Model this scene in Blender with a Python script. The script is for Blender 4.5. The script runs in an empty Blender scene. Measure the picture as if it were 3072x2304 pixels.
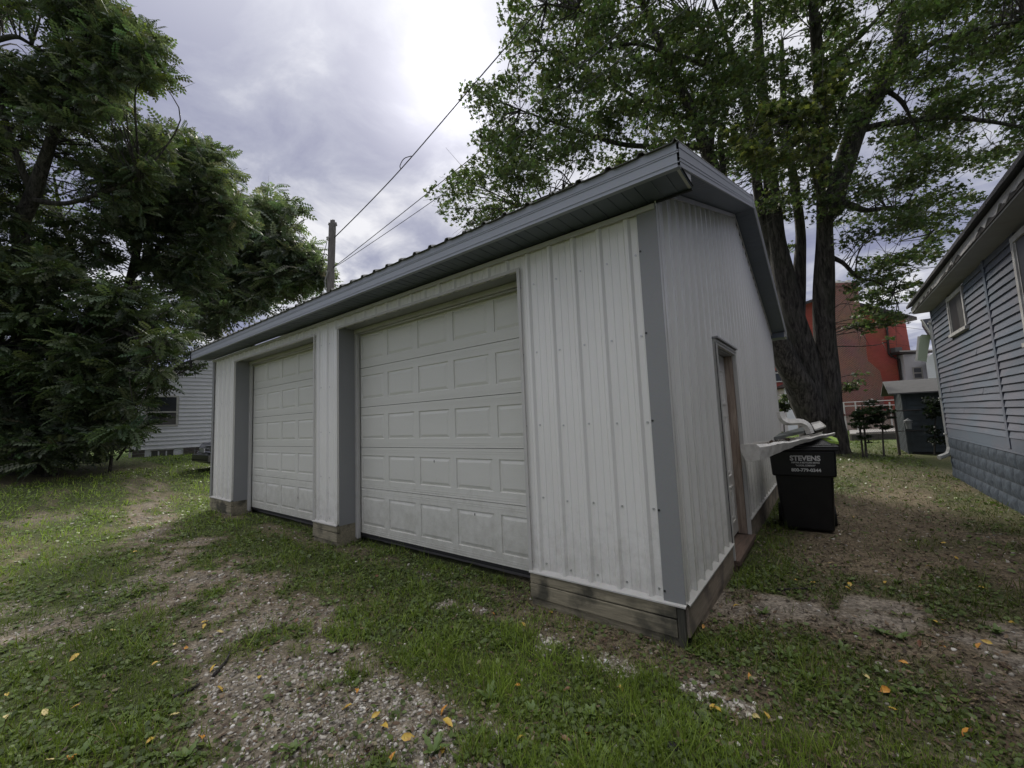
import bpy, math, random
import numpy as np
from mathutils import Vector, Matrix
rng = np.random.default_rng(7)
random.seed(7)
SC = bpy.context.scene
COL = SC.collection

# ------------------------------------------------------------------ camera
CAM = np.array([0.8807, -2.8873, 1.2418])
YAW, PITCH, ROLL, FPX = 0.6572, 0.0918, -0.0408, 1228.33
def _basis():
    cy, sy, cp, sp = math.cos(YAW), math.sin(YAW), math.cos(PITCH), math.sin(PITCH)
    f = np.array([-sy*cp, cy*cp, sp]); r0 = np.array([cy, sy, 0.0]); u0 = np.cross(r0, f)
    return math.cos(ROLL)*r0+math.sin(ROLL)*u0, -math.sin(ROLL)*r0+math.cos(ROLL)*u0, f
CR, CU, CF = _basis()
def ray(px, py): return CF+CR*(px-1536)/FPX-CU*(py-1152)/FPX
def AT(px, py, t):                       # world point seen at photo pixel (px,py), t metres deep
    return CAM+ray(px, py)*t
def HIT(px, py, P0, n):                  # where that ray meets a plane
    d = ray(px, py); n = np.asarray(n, float); return CAM+d*(np.dot(np.asarray(P0)-CAM, n)/np.dot(d, n))
cam_d = bpy.data.cameras.new('camera'); cam = bpy.data.objects.new('camera', cam_d); COL.objects.link(cam)
cam_d.sensor_width = 36; cam_d.sensor_fit = 'HORIZONTAL'; cam_d.lens = FPX/3072*36
cam_d.clip_start = 0.05; cam_d.clip_end = 3000
cam.matrix_world = Matrix(((CR[0], CU[0], -CF[0], CAM[0]), (CR[1], CU[1], -CF[1], CAM[1]), (CR[2], CU[2], -CF[2], CAM[2]), (0, 0, 0, 1)))
SC.camera = cam

# ------------------------------------------------------------------ sky, sun, exposure
SUN = ray(1330, 300); SUN = SUN/np.linalg.norm(SUN)
elev = math.asin(SUN[2]); azi = math.atan2(SUN[0], SUN[1])
SC.view_settings.view_transform = 'Standard'; SC.view_settings.look = 'None'
SC.view_settings.exposure = 1.35; SC.view_settings.gamma = 1.0; SC.view_settings.use_curve_mapping = False
W = bpy.data.worlds.new('World'); SC.world = W; W.use_nodes = True
nt = W.node_tree; nt.nodes.clear()
def N(nt, kind, **kw):
    n = nt.nodes.new(kind)
    for k, v in kw.items():
        if k == 'inp':
            for kk, vv in v.items(): n.inputs[kk].default_value = vv
        else: setattr(n, k, v)
    return n
def L(nt, a, b): nt.links.new(a, b)
def MATH(nt, op, a, b=None, c=None, clamp=False):
    n = nt.nodes.new('ShaderNodeMath'); n.operation = op; n.use_clamp = clamp
    for i, v in enumerate((a, b, c)):
        if v is None: continue
        if isinstance(v, (int, float)): n.inputs[i].default_value = v
        else: nt.links.new(v, n.inputs[i])
    return n.outputs[0]
def MIX(nt, fac, a, b, blend='MIX'):
    n = nt.nodes.new('ShaderNodeMix'); n.data_type = 'RGBA'; n.blend_type = blend
    for i, v in ((0, fac), (6, a), (7, b)):
        if isinstance(v, (int, float)): n.inputs[i].default_value = v
        elif isinstance(v, (tuple, list)): n.inputs[i].default_value = (*v[:3], 1)
        else: nt.links.new(v, n.inputs[i])
    return n.outputs[2]
def RAMP(nt, fac, stops):
    n = nt.nodes.new('ShaderNodeValToRGB'); el = n.color_ramp.elements
    while len(el) < len(stops): el.new(0.5)
    for e, (p, c) in zip(el, stops):
        e.position = p; e.color = (*c, 1) if isinstance(c, (tuple, list)) else (c, c, c, 1)
    nt.links.new(fac, n.inputs[0]); return n.outputs[0]
sky = N(nt, 'ShaderNodeTexSky', sky_type='NISHITA', sun_disc=False, sun_elevation=elev, sun_rotation=azi)
bg1 = N(nt, 'ShaderNodeBackground', inp={1: 0.06}); L(nt, sky.outputs[0], bg1.inputs[0])
tc = N(nt, 'ShaderNodeTexCoord'); sep = N(nt, 'ShaderNodeSeparateXYZ'); L(nt, tc.outputs['Generated'], sep.inputs[0])
zc = MATH(nt, 'ADD', MATH(nt, 'MAXIMUM', sep.outputs[2], 0.0), 0.16)
cmb = N(nt, 'ShaderNodeCombineXYZ'); L(nt, MATH(nt, 'DIVIDE', sep.outputs[0], zc), cmb.inputs[0]); L(nt, MATH(nt, 'DIVIDE', sep.outputs[1], zc), cmb.inputs[1])
nz = N(nt, 'ShaderNodeTexNoise', noise_dimensions='3D', inp={'Scale': 1.05, 'Detail': 7.0, 'Roughness': 0.5, 'Distortion': 0.35})
mp = N(nt, 'ShaderNodeMapping', inp={'Location': (3.3, 1.9, 0.4)}); L(nt, cmb.outputs[0], mp.inputs[0]); L(nt, mp.outputs[0], nz.inputs['Vector'])
nz2 = N(nt, 'ShaderNodeTexNoise', inp={'Scale': 2.9, 'Detail': 9.0, 'Roughness': 0.58, 'Distortion': 0.5}); L(nt, mp.outputs[0], nz2.inputs['Vector'])
dens = MATH(nt, 'ADD', MATH(nt, 'MULTIPLY', nz.outputs[0], 0.52), MATH(nt, 'MULTIPLY', nz2.outputs[0], 0.48))
ccol = RAMP(nt, dens, [(0.42, (0.105, 0.111, 0.162)), (0.485, (0.140, 0.147, 0.192)), (0.54, (0.205, 0.210, 0.245)), (0.61, (0.33, 0.33, 0.345))])
dot = N(nt, 'ShaderNodeVectorMath', operation='DOT_PRODUCT'); L(nt, tc.outputs['Generated'], dot.inputs[0]); dot.inputs[1].default_value = tuple(SUN)
dmax = MATH(nt, 'MAXIMUM', dot.outputs['Value'], 0.0)
glow = MATH(nt, 'ADD', MATH(nt, 'MULTIPLY', MATH(nt, 'POWER', dmax, 150.0), 0.22), MATH(nt, 'MULTIPLY', MATH(nt, 'POWER', dmax, 14.0), 0.022))
thin = MATH(nt, 'ADD', 0.35, MATH(nt, 'MULTIPLY', nz2.outputs[0], 1.3))
glow = MATH(nt, 'MULTIPLY', glow, thin)
gl = N(nt, 'ShaderNodeVectorMath', operation='SCALE'); gl.inputs[0].default_value = (1.0, 0.99, 1.0); L(nt, glow, gl.inputs['Scale'])
addc = N(nt, 'ShaderNodeVectorMath', operation='ADD'); L(nt, ccol, addc.inputs[0]); L(nt, gl.outputs[0], addc.inputs[1])
s6 = MATH(nt, 'MULTIPLY', MATH(nt, 'POWER', MATH(nt, 'MAXIMUM', sep.outputs[2], 0.0), 6.0), 1.1)   # overcast zenith brightening, with extra added above the view to light walls and ground
zen = N(nt, 'ShaderNodeVectorMath', operation='SCALE'); zen.inputs[0].default_value = (1.0, 0.985, 0.93); L(nt, s6, zen.inputs['Scale'])
addz = N(nt, 'ShaderNodeVectorMath', operation='ADD'); L(nt, addc.outputs[0], addz.inputs[0]); L(nt, zen.outputs[0], addz.inputs[1]); addc = addz
bg2 = N(nt, 'ShaderNodeBackground', inp={1: 1.0}); L(nt, addc.outputs[0], bg2.inputs[0])
mixs = N(nt, 'ShaderNodeMixShader', inp={0: 0.975}); L(nt, bg1.outputs[0], mixs.inputs[1]); L(nt, bg2.outputs[0], mixs.inputs[2])
wo = N(nt, 'ShaderNodeOutputWorld'); L(nt, mixs.outputs[0], wo.inputs[0])
ld = bpy.data.lights.new('sun', 'SUN'); ld.energy = 1.5; ld.angle = math.radians(16); ld.color = (1.0, 0.94, 0.84)
lo = bpy.data.objects.new('sun', ld); COL.objects.link(lo)
lo.rotation_euler = Vector(SUN).to_track_quat('Z', 'Y').to_euler(); lo.location = (0, 0, 30)
SC.cycles.max_bounces = 8; SC.cycles.diffuse_bounces = 4; SC.cycles.transparent_max_bounces = 8; SC.cycles.sample_clamp_indirect = 6.0

# ------------------------------------------------------------------ helpers
def mat(name):
    m = bpy.data.materials.new(name); m.use_nodes = True; nt = m.node_tree
    b = nt.nodes['Principled BSDF']; return m, nt, b
def paint(name, col, rough=0.5, dirt=0.0, dcol=(0.2, 0.18, 0.14), scale=3.0, bump=0.0, bscale=60.0, metal=0.0, spec=0.5, stretch=(1, 1, 1), fine=0.08, splash=0.0):
    m, nt, b = mat(name)
    tc = N(nt, 'ShaderNodeTexCoord'); mp = N(nt, 'ShaderNodeMapping', inp={'Scale': stretch}); L(nt, tc.outputs['Object'], mp.inputs[0])
    n1 = N(nt, 'ShaderNodeTexNoise', inp={'Scale': scale, 'Detail': 8.0, 'Roughness': 0.62}); L(nt, mp.outputs[0], n1.inputs['Vector'])
    n2 = N(nt, 'ShaderNodeTexNoise', inp={'Scale': bscale, 'Detail': 4.0}); L(nt, mp.outputs[0], n2.inputs['Vector'])
    f = RAMP(nt, n1.outputs[0], [(0.42, 0.0), (0.72, 1.0)])
    c = MIX(nt, MATH(nt, 'MULTIPLY', f, dirt), col, dcol)
    if splash:      # mud thrown up from the ground, thinning out above it
        sx = N(nt, 'ShaderNodeSeparateXYZ'); L(nt, tc.outputs['Object'], sx.inputs[0]); n3 = N(nt, 'ShaderNodeTexNoise', inp={'Scale': 9.0, 'Detail': 9.0, 'Roughness': 0.75}); L(nt, tc.outputs['Object'], n3.inputs['Vector'])
        hgt = MATH(nt, 'MULTIPLY', MATH(nt, 'SUBTRACT', 0.75, sx.outputs[2]), 0.42, clamp=True); c = MIX(nt, MATH(nt, 'MULTIPLY', RAMP(nt, MATH(nt, 'ADD', n3.outputs[0], hgt), [(0.62, 0.0), (0.92, 1.0)]), splash), c, (0.20, 0.18, 0.12))
    c = MIX(nt, fine, c, n2.outputs['Color'], 'OVERLAY')
    L(nt, c, b.inputs['Base Color'])
    b.inputs['Roughness'].default_value = rough; b.inputs['Metallic'].default_value = metal; b.inputs['Specular IOR Level'].default_value = spec
    if bump:
        bp = N(nt, 'ShaderNodeBump', inp={'Strength': bump, 'Distance': 0.004}); L(nt, n2.outputs[0], bp.inputs['Height']); L(nt, bp.outputs[0], b.inputs['Normal'])
    return m
def wood(name, c1, c2, axis=0, scale=6.0, rough=0.85, bump=0.5, stain=None):
    m, nt, b = mat(name)
    tc = N(nt, 'ShaderNodeTexCoord'); s = [9.0, 9.0, 9.0]; s[axis] = 0.7
    mp = N(nt, 'ShaderNodeMapping', inp={'Scale': tuple(s)}); L(nt, tc.outputs['Object'], mp.inputs[0])
    n1 = N(nt, 'ShaderNodeTexNoise', inp={'Scale': scale, 'Detail': 9.0, 'Roughness': 0.65, 'Distortion': 0.6}); L(nt, mp.outputs[0], n1.inputs['Vector'])
    n2 = N(nt, 'ShaderNodeTexNoise', inp={'Scale': 3.5, 'Detail': 6.0}); L(nt, tc.outputs['Object'], n2.inputs['Vector'])
    c = MIX(nt, RAMP(nt, n1.outputs[0], [(0.35, 0.0), (0.62, 1.0)]), c1, c2)
    if stain: c = MIX(nt, RAMP(nt, n2.outputs[0], [(0.48, 0.0), (0.62, 0.85)]), c, stain)
    L(nt, c, b.inputs['Base Color']); b.inputs['Roughness'].default_value = rough
    bp = N(nt, 'ShaderNodeBump', inp={'Strength': bump, 'Distance': 0.006}); L(nt, n1.outputs[0], bp.inputs['Height']); L(nt, bp.outputs[0], b.inputs['Normal'])
    return m
def flat(name, col, rough=0.6, metal=0.0):
    m, nt, b = mat(name); b.inputs['Base Color'].default_value = (*col, 1); b.inputs['Roughness'].default_value = rough; b.inputs['Metallic'].default_value = metal; return m
def glassy(name, col=(0.03, 0.035, 0.04)):
    m, nt, b = mat(name); b.inputs['Base Color'].default_value = (*col, 1); b.inputs['Roughness'].default_value = 0.10; b.inputs['Specular IOR Level'].default_value = 0.35; return m
def leafmat(name, transl=0.25, rough=0.5):
    m, nt, b = mat(name)
    at = N(nt, 'ShaderNodeAttribute', attribute_name='Col'); L(nt, at.outputs['Color'], b.inputs['Base Color'])
    b.inputs['Roughness'].default_value = rough; b.inputs['Specular IOR Level'].default_value = 0.35
    tr = N(nt, 'ShaderNodeBsdfTranslucent'); L(nt, MIX(nt, 1.0, at.outputs['Color'], (1.25, 1.4, 0.7), 'MULTIPLY'), tr.inputs[0])
    mx = N(nt, 'ShaderNodeMixShader', inp={0: transl}); L(nt, b.outputs[0], mx.inputs[1]); L(nt, tr.outputs[0], mx.inputs[2])
    L(nt, mx.outputs[0], nt.nodes['Material Output'].inputs[0]); return m

def tag(o, label=None, cat=None, group=None, kind=None):
    if label: o['label'] = label
    if cat: o['category'] = cat
    if group: o['group'] = group
    if kind: o['kind'] = kind
    return o
def empty(name, loc=(0, 0, 0), rz=0.0, label=None, cat=None, group=None):
    o = bpy.data.objects.new(name, None); o.location = loc; o.rotation_euler = (0, 0, rz); o.empty_display_size = 0.2
    COL.objects.link(o); return tag(o, label, cat, group)
def link(name, me, m=None, parent=None, kind=None):
    if m is not None and not me.materials: me.materials.append(m)
    o = bpy.data.objects.new(name, me); COL.objects.link(o)
    if parent is not None: o.parent = parent
    if kind: o['kind'] = kind
    return o
class MB:
    def __init__(s): s.v = []; s.f = []
    def add(s, vs, fs):
        k = len(s.v); s.v += [tuple(map(float, p)) for p in vs]; s.f += [tuple(i+k for i in f) for f in fs]; return s
    def box(s, x0, x1, y0, y1, z0, z1):
        return s.add([(x0, y0, z0), (x1, y0, z0), (x1, y1, z0), (x0, y1, z0), (x0, y0, z1), (x1, y0, z1), (x1, y1, z1), (x0, y1, z1)],
                     [(0, 3, 2, 1), (4, 5, 6, 7), (0, 1, 5, 4), (1, 2, 6, 5), (2, 3, 7, 6), (3, 0, 4, 7)])
    def hexa(s, b, t):                  # bottom quad, top quad (same order)
        return s.add(list(b)+list(t), [(0, 3, 2, 1), (4, 5, 6, 7), (0, 1, 5, 4), (1, 2, 6, 5), (2, 3, 7, 6), (3, 0, 4, 7)])
    def prism(s, poly, axis, a, b):     # polygon in the two other axes, extruded along axis from a to b
        n = len(poly)
        def P(p, w):
            q = list(p); q.insert(axis, w); return q
        vs = [P(p, a) for p in poly]+[P(p, b) for p in poly]
        return s.add(vs, [tuple(range(n))[::-1], tuple(range(n, 2*n))]+[(i, (i+1) % n, n+(i+1) % n, n+i) for i in range(n)])
    def tube(s, pts, rad, n=8, cap=True, wob=0.0, flute=0.0, seed=0):
        pts = [np.asarray(p, float) for p in pts]; m = len(pts)
        rad = rad if hasattr(rad, '__len__') else [rad]*m
        tang = [pts[min(i+1, m-1)]-pts[max(i-1, 0)] for i in range(m)]
        up = np.array([0, 0, 1.0]); t0 = tang[0]/np.linalg.norm(tang[0])
        if abs(t0 @ up) > 0.9: up = np.array([1.0, 0, 0])
        u = np.cross(t0, up); u /= np.linalg.norm(u); vs = []; rr = random.Random(seed)
        ph = [rr.random()*6.28 for _ in range(4)]
        for i in range(m):
            t = tang[i]/(np.linalg.norm(tang[i])+1e-9); u = u-t*(u @ t); u /= np.linalg.norm(u); w = np.cross(t, u)
            for k in range(n):
                a = 2*math.pi*k/n
                r = rad[i]*(1+wob*math.sin(2*a+ph[0]+i*0.6)+flute*math.sin(5*a+ph[1]+i*0.25)+flute*0.6*math.sin(9*a+ph[2]))
                vs.append(pts[i]+(u*math.cos(a)+w*math.sin(a))*r)
        fs = [(i*n+k, i*n+(k+1) % n, (i+1)*n+(k+1) % n, (i+1)*n+k) for i in range(m-1) for k in range(n)]
        if cap: fs += [tuple(range(n))[::-1], tuple((m-1)*n+k for k in range(n))]
        return s.add(vs, fs)
    def mesh(s, name, smooth=False):
        me = bpy.data.meshes.new(name); me.from_pydata(s.v, [], s.f); me.update()
        if smooth: me.polygons.foreach_set('use_smooth', [True]*len(me.polygons))
        return me
    def build(s, name, m, parent=None, smooth=False, kind=None, bevel=0.0):
        o = link(name, s.mesh(name, smooth), m, parent, kind)
        if bevel:
            b = o.modifiers.new('bevel', 'BEVEL'); b.width = bevel; b.segments = 2; b.limit_method = 'ANGLE'
        return o
def spline(pts, k=6):
    P = [np.asarray(p, float) for p in pts]; P = [2*P[0]-P[1]]+P+[2*P[-1]-P[-2]]; out = []
    for i in range(1, len(P)-2):
        for j in range(k):
            t = j/k; a, b, c, d = P[i-1], P[i], P[i+1], P[i+2]
            out.append(0.5*((2*b)+(-a+c)*t+(2*a-5*b+4*c-d)*t*t+(-a+3*b-3*c+d)*t**3))
    out.append(P[-2]); return out
def fastmesh(name, V, tris, color=None, m=None, parent=None, kind=None, smooth=False):
    """V (n,3) float, tris (k,3) int, color (n,3) per vertex."""
    me = bpy.data.meshes.new(name); V = np.ascontiguousarray(V, np.float32); tris = np.ascontiguousarray(tris, np.int32)
    me.vertices.add(len(V)); me.vertices.foreach_set('co', V.ravel())
    me.loops.add(tris.size); me.loops.foreach_set('vertex_index', tris.ravel())
    me.polygons.add(len(tris)); me.polygons.foreach_set('loop_start', np.arange(0, tris.size, 3, dtype=np.int32))
    if smooth: me.polygons.foreach_set('use_smooth', np.ones(len(tris), bool))
    me.update(calc_edges=True)
    if color is not None:
        a = me.color_attributes.new('Col', 'FLOAT_COLOR', 'POINT')
        a.data.foreach_set('color', np.concatenate([color, np.ones((len(V), 1))], 1).astype(np.float32).ravel())
    return link(name, me, m, parent, kind)
def rotmats(n, yaw, pitch, roll):
    cy, sy, cp, sp, cr, sr = np.cos(yaw), np.sin(yaw), np.cos(pitch), np.sin(pitch), np.cos(roll), np.sin(roll)
    R = np.empty((n, 3, 3))
    R[:, 0, 0] = cy*cp; R[:, 0, 1] = cy*sp*sr-sy*cr; R[:, 0, 2] = cy*sp*cr+sy*sr
    R[:, 1, 0] = sy*cp; R[:, 1, 1] = sy*sp*sr+cy*cr; R[:, 1, 2] = sy*sp*cr-cy*sr
    R[:, 2, 0] = -sp; R[:, 2, 1] = cp*sr; R[:, 2, 2] = cp*cr
    return R
def scatter(TV, TT, pos, R, size, col):
    """stamp a template (TV,TT) at many places; returns verts, tris, colours"""
    n = len(pos); k = len(TV)
    V = np.einsum('nij,kj->nki', R, TV)*np.asarray(size).reshape(n, 1, -1)+pos[:, None, :]
    T = (TT[None]+(np.arange(n)*k)[:, None, None]).reshape(-1, 3)
    C = np.repeat(col[:, None, :], k, 1)
    return V.reshape(-1, 3), T, C.reshape(-1, 3)

_lat = np.random.default_rng(3).random((6, 256, 256))
def vnoise(x, y, sc, o=0):
    x = np.asarray(x, float)/sc+37.3*o; y = np.asarray(y, float)/sc+11.7*o
    xi = np.floor(x).astype(int); yi = np.floor(y).astype(int); fx = x-xi; fy = y-yi
    fx = fx*fx*(3-2*fx); fy = fy*fy*(3-2*fy); g = _lat[o % 6]
    a = g[xi % 256, yi % 256]; b = g[(xi+1) % 256, yi % 256]; c = g[xi % 256, (yi+1) % 256]; d = g[(xi+1) % 256, (yi+1) % 256]
    return (a*(1-fx)+b*fx)*(1-fy)+(c*(1-fx)+d*fx)*fy
def fbm(x, y, sc, o=0):
    return vnoise(x, y, sc, o)*0.5+vnoise(x, y, sc/2.1, o+1)*0.27+vnoise(x, y, sc/4.3, o+2)*0.15+vnoise(x, y, sc/9, o+3)*0.08
def ss(a, b, x):
    t = np.clip((np.asarray(x, float)-a)/(b-a), 0, 1); return t*t*(3-2*t)

# garage dimensions (metres): metal siding starts at z=0, soil about 0.27 below
GL, GD = 9.08, 7.30
OPN = [(-7.92, -4.89), (-4.26, -1.22)]
ZW, ZF, OV, OHX, SL = 2.75, 2.776, 0.315, 0.28, 0.336
def height(x, y):
    x = np.asarray(x, float); y = np.asarray(y, float)
    h = -0.27+0.53*ss(10, 25, -x)+0.03*(fbm(x, y, 1.7, 1)-0.5)+0.022*(fbm(x, y, 0.35, 2)-0.5)
    h = h+0.035*np.exp(-((y+1.2)/0.5)**2)*(x < 0.5)*ss(12, 2, -x)*0.6
    return h
def H1(x, y): return float(height(x, y))

# ground cover maps
def seg_d(x, y, pts):
    d = np.full(np.shape(x), 1e9)
    for (ax, ay), (bx, by) in zip(pts[:-1], pts[1:]):
        vx, vy = bx-ax, by-ay; t = np.clip(((x-ax)*vx+(y-ay)*vy)/(vx*vx+vy*vy), 0, 1)
        d = np.minimum(d, np.hypot(x-ax-t*vx, y-ay-t*vy))
    return d
def maps(x, y):
    x = np.asarray(x, float); y = np.asarray(y, float)
    n = fbm(x, y, 0.8, 3); n2 = fbm(x, y, 0.25, 4); n3 = fbm(x, y, 2.3, 0)
    d1 = seg_d(x, y, [(-16, 0.3), (-9, -1.0), (-4.3, -1.45), (-2.1, -1.55), (-1.1, -1.62), (-0.3, -1.75), (0.6, -2.3)])
    d2 = seg_d(x, y, [(-16, -1.6), (-9, -2.7), (-5.6, -2.9), (-3.2, -3.2), (-1, -3.6)])
    grav = ss(0.62, 0.05, d1-(n-0.5)*0.9)*ss(0.40, 0.86, n2+0.32*ss(5, 1.5, np.hypot(x-CAM[0], y-CAM[1])))
    grav = np.maximum(grav, 0.9*ss(0.13, 0.03, np.abs(y+0.43+0.12*(n-0.5))+0.45*(n2-0.42))*(x < 0.45)*(x > -1.9)*ss(0.28, 0.42, fbm(x, y, 0.3, 0)))
    grav = np.maximum(grav, ss(0.62, 0.75, n3)*ss(0.4, 0.6, n2)*0.5*(y < 0))
    path = 0.85*ss(0.62, 0.12, seg_d(x, y, [(0.30, 1.05), (0.9, 1.12), (1.6, 1.05), (2.6, 1.0)])-(n-0.5)*0.75)*ss(0.40, 0.62, n2+0.05)
    dirt = np.maximum(ss(0.80, 0.15, d1-(n-0.5)*1.0)*ss(0.26, 0.54, n2), 0.8*ss(0.4, 0.05, d2-(n-0.5)*1.2)*ss(0.36, 0.55, n2))*0.8
    right = ss(-0.2, 0.6, x-0.1)*ss(-0.9, 0.0, y+0.4)
    dirt = np.maximum(dirt, right*(0.45+0.5*ss(0.40, 0.62, fbm(x, y, 1.1, 5)))*(0.6+0.4*ss(11, 4, y)))
    nearwall = ss(0.30, 0.05, np.abs(y+0.02))*(x < 0.1)*(x > -9.3)
    dirt = np.maximum(dirt, 0.8*nearwall*ss(0.35, 0.6, n+0.05))
    dirt = np.maximum(dirt, 0.45*ss(0.55, 0.7, n))
    dirt = np.maximum(dirt, 0.8*ss(-2.4, -1.2, x)*ss(0.75, 0.45, x)*ss(-0.50, -0.34, y)*ss(1.6, 0.9, y)*ss(0.30, 0.46, n2+0.25*(n-0.5)+0.05))
    bush = ss(-17.6, -19.5, x+0.4*y)*(y < 1.5)
    dirt = np.maximum(dirt, bush)
    green = np.clip(1-1.0*dirt-0.85*grav-1.1*path, 0, 1)
    green = np.clip(green*1.3, 0, 1)*ss(0.14, 0.36, fbm(x, y, 0.5, 2)+0.12)
    return grav, path, dirt, green

# ------------------------------------------------------------------ ground
def axis_pts(a, b, step, far, g=1.09):
    p = list(np.arange(a, b+1e-6, step)); s = step
    while p[-1] < far: s *= g; p.append(p[-1]+s)
    q = []; s = step; c = a
    while c > -far: s *= g; c -= s; q.append(c)
    return np.array(q[::-1]+p)
gx = axis_pts(-6.0, 3.0, 0.048, 900); gy = axis_pts(-3.2, 3.0, 0.048, 900)
GX, GY = np.meshgrid(gx, gy, indexing='ij'); px_, py_ = GX.ravel(), GY.ravel()
grav, path, dirt, green = maps(px_, py_)
gz = height(px_, py_)+grav*0.012*(fbm(px_, py_, 0.09, 3)-0.5)*(np.hypot(px_, py_) < 9)
big = fbm(px_, py_, 0.6, 4)[:, None]; sm = fbm(px_, py_, 0.13, 5)[:, None]
c_green = np.array([0.054, 0.064, 0.024])*(0.55+0.9*sm); c_dirt = np.array([0.15, 0.118, 0.082])*(0.55+0.9*sm)*(0.75+0.5*big)
c_grav = np.array([0.19, 0.165, 0.13])*(0.6+0.8*sm); c_path = np.array([0.235, 0.205, 0.17])*(0.65+0.7*sm)
far = ss(14, 30, np.hypot(px_-CAM[0], py_-CAM[1]))[:, None]
c = c_dirt*(1-green[:, None])+c_green*green[:, None]
c = c*(1-grav[:, None])+c_grav*grav[:, None]; c = c*(1-path[:, None])+c_path*path[:, None]
c = c*(1-far)+np.array([0.07, 0.105, 0.025])*far
nx, ny = len(gx), len(gy)
idx = np.arange(nx*ny).reshape(nx, ny); a, b_, c_, d_ = idx[:-1, :-1].ravel(), idx[1:, :-1].ravel(), idx[1:, 1:].ravel(), idx[:-1, 1:].ravel()
m_ground, nt, b = mat('soil_and_turf')
at = N(nt, 'ShaderNodeAttribute', attribute_name='Col'); tc = N(nt, 'ShaderNodeTexCoord')
vor = N(nt, 'ShaderNodeTexVoronoi', inp={'Scale': 55.0}); L(nt, tc.outputs['Object'], vor.inputs['Vector'])
nn = N(nt, 'ShaderNodeTexNoise', inp={'Scale': 22.0, 'Detail': 10.0, 'Roughness': 0.7}); L(nt, tc.outputs['Object'], nn.inputs['Vector'])
k = MIX(nt, 0.75, at.outputs['Color'], RAMP(nt, nn.outputs[0], [(0.3, 0.18), (0.7, 0.85)]), 'OVERLAY')
bw = N(nt, 'ShaderNodeRGBToBW'); L(nt, vor.outputs['Color'], bw.inputs[0]); k = MIX(nt, 0.45, k, MIX(nt, 1.0, k, bw.outputs[0], 'OVERLAY'))
L(nt, k, b.inputs['Base Color']); b.inputs['Roughness'].default_value = 0.95; b.inputs['Specular IOR Level'].default_value = 0.2
h = MATH(nt, 'ADD', MATH(nt, 'MULTIPLY', nn.outputs[0], 1.0), MATH(nt, 'MULTIPLY', vor.outputs['Distance'], -0.5))
bp = N(nt, 'ShaderNodeBump', inp={'Strength': 0.9, 'Distance': 0.012}); L(nt, h, bp.inputs['Height']); L(nt, bp.outputs[0], b.inputs['Normal'])
fastmesh('ground', np.stack([px_, py_, gz], 1), np.concatenate([np.stack([a, b_, c_], 1), np.stack([a, c_, d_], 1)]), c, m_ground, kind='structure', smooth=True)

# ------------------------------------------------------------------ materials
M = dict(
 siding=paint('painted_steel_siding', (0.80, 0.785, 0.745), 0.22, 0.22, (0.50, 0.49, 0.43), 1.4, 0.05, 40, stretch=(1, 1, 0.35), splash=0.28),
 trim=paint('grey_steel_trim', (0.26, 0.262, 0.262), 0.42, 0.2, (0.2, 0.21, 0.2), 2.0),
 white=paint('white_trim', (0.52, 0.51, 0.48), 0.5, 0.5, (0.4, 0.38, 0.33), 4.0),
 door=paint('garage_door_enamel', (0.70, 0.692, 0.632), 0.45, 0.22, (0.47, 0.48, 0.41), 2.2, 0.35, 130, stretch=(0.25, 1, 1), splash=0.30),
 fascia=paint('fascia_aluminium', (0.30, 0.32, 0.36), 0.4, 0.25, (0.25, 0.26, 0.28), 3.0),
 rake=paint('rake_aluminium', (0.36, 0.37, 0.39), 0.4, 0.2, (0.3, 0.3, 0.31), 3.0),
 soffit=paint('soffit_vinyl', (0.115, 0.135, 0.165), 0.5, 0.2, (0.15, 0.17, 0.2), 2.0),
 roof=paint('weathered_roof_steel', (0.22, 0.22, 0.21), 0.7, 0.9, (0.10, 0.095, 0.07), 9.0, 0.4, 80),
 skirt=wood('weathered_skirt_wood', (0.34, 0.30, 0.21), (0.19, 0.17, 0.115), 0, stain=(0.035, 0.035, 0.026)),
 skirty=wood('skirt_wood_gable', (0.34, 0.28, 0.22), (0.24, 0.195, 0.15), 1, stain=(0.12, 0.10, 0.085)),
 jambwood=wood('bare_jamb_wood', (0.42, 0.34, 0.27), (0.20, 0.145, 0.11), 2, scale=3.0),
 threshold=wood('red_brown_threshold', (0.15, 0.10, 0.075), (0.08, 0.055, 0.042), 1),
 black=flat('black_rubber', (0.012, 0.012, 0.012), 0.7), screw=flat('screw_steel', (0.5, 0.5, 0.5), 0.35, 0.7),
 darkscrew=flat('dark_screw', (0.03, 0.03, 0.03), 0.5), glass=glassy('window_glass'),
 bark=None)
m, nt, b = mat('tree_bark')
tc = N(nt, 'ShaderNodeTexCoord'); mp = N(nt, 'ShaderNodeMapping', inp={'Scale': (1, 1, 0.16)}); L(nt, tc.outputs['Object'], mp.inputs[0])
n1 = N(nt, 'ShaderNodeTexNoise', inp={'Scale': 13.0, 'Detail': 8.0, 'Roughness': 0.7, 'Distortion': 0.5}); L(nt, mp.outputs[0], n1.inputs['Vector'])
n2 = N(nt, 'ShaderNodeTexNoise', inp={'Scale': 1.5, 'Detail': 4.0}); L(nt, tc.outputs['Object'], n2.inputs['Vector'])
cc = RAMP(nt, n1.outputs[0], [(0.40, (0.008, 0.007, 0.0065)), (0.50, (0.050, 0.044, 0.040)), (0.62, (0.105, 0.094, 0.086))])
cc = MIX(nt, RAMP(nt, n2.outputs[0], [(0.45, 0.0), (0.7, 0.5)]), cc, (0.06, 0.062, 0.045)); L(nt, cc, b.inputs['Base Color']); b.inputs['Roughness'].default_value = 0.95
bp = N(nt, 'ShaderNodeBump', inp={'Strength': 1.0, 'Distance': 0.09}); L(nt, n1.outputs[0], bp.inputs['Height']); L(nt, bp.outputs[0], b.inputs['Normal']); M['bark'] = m

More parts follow.
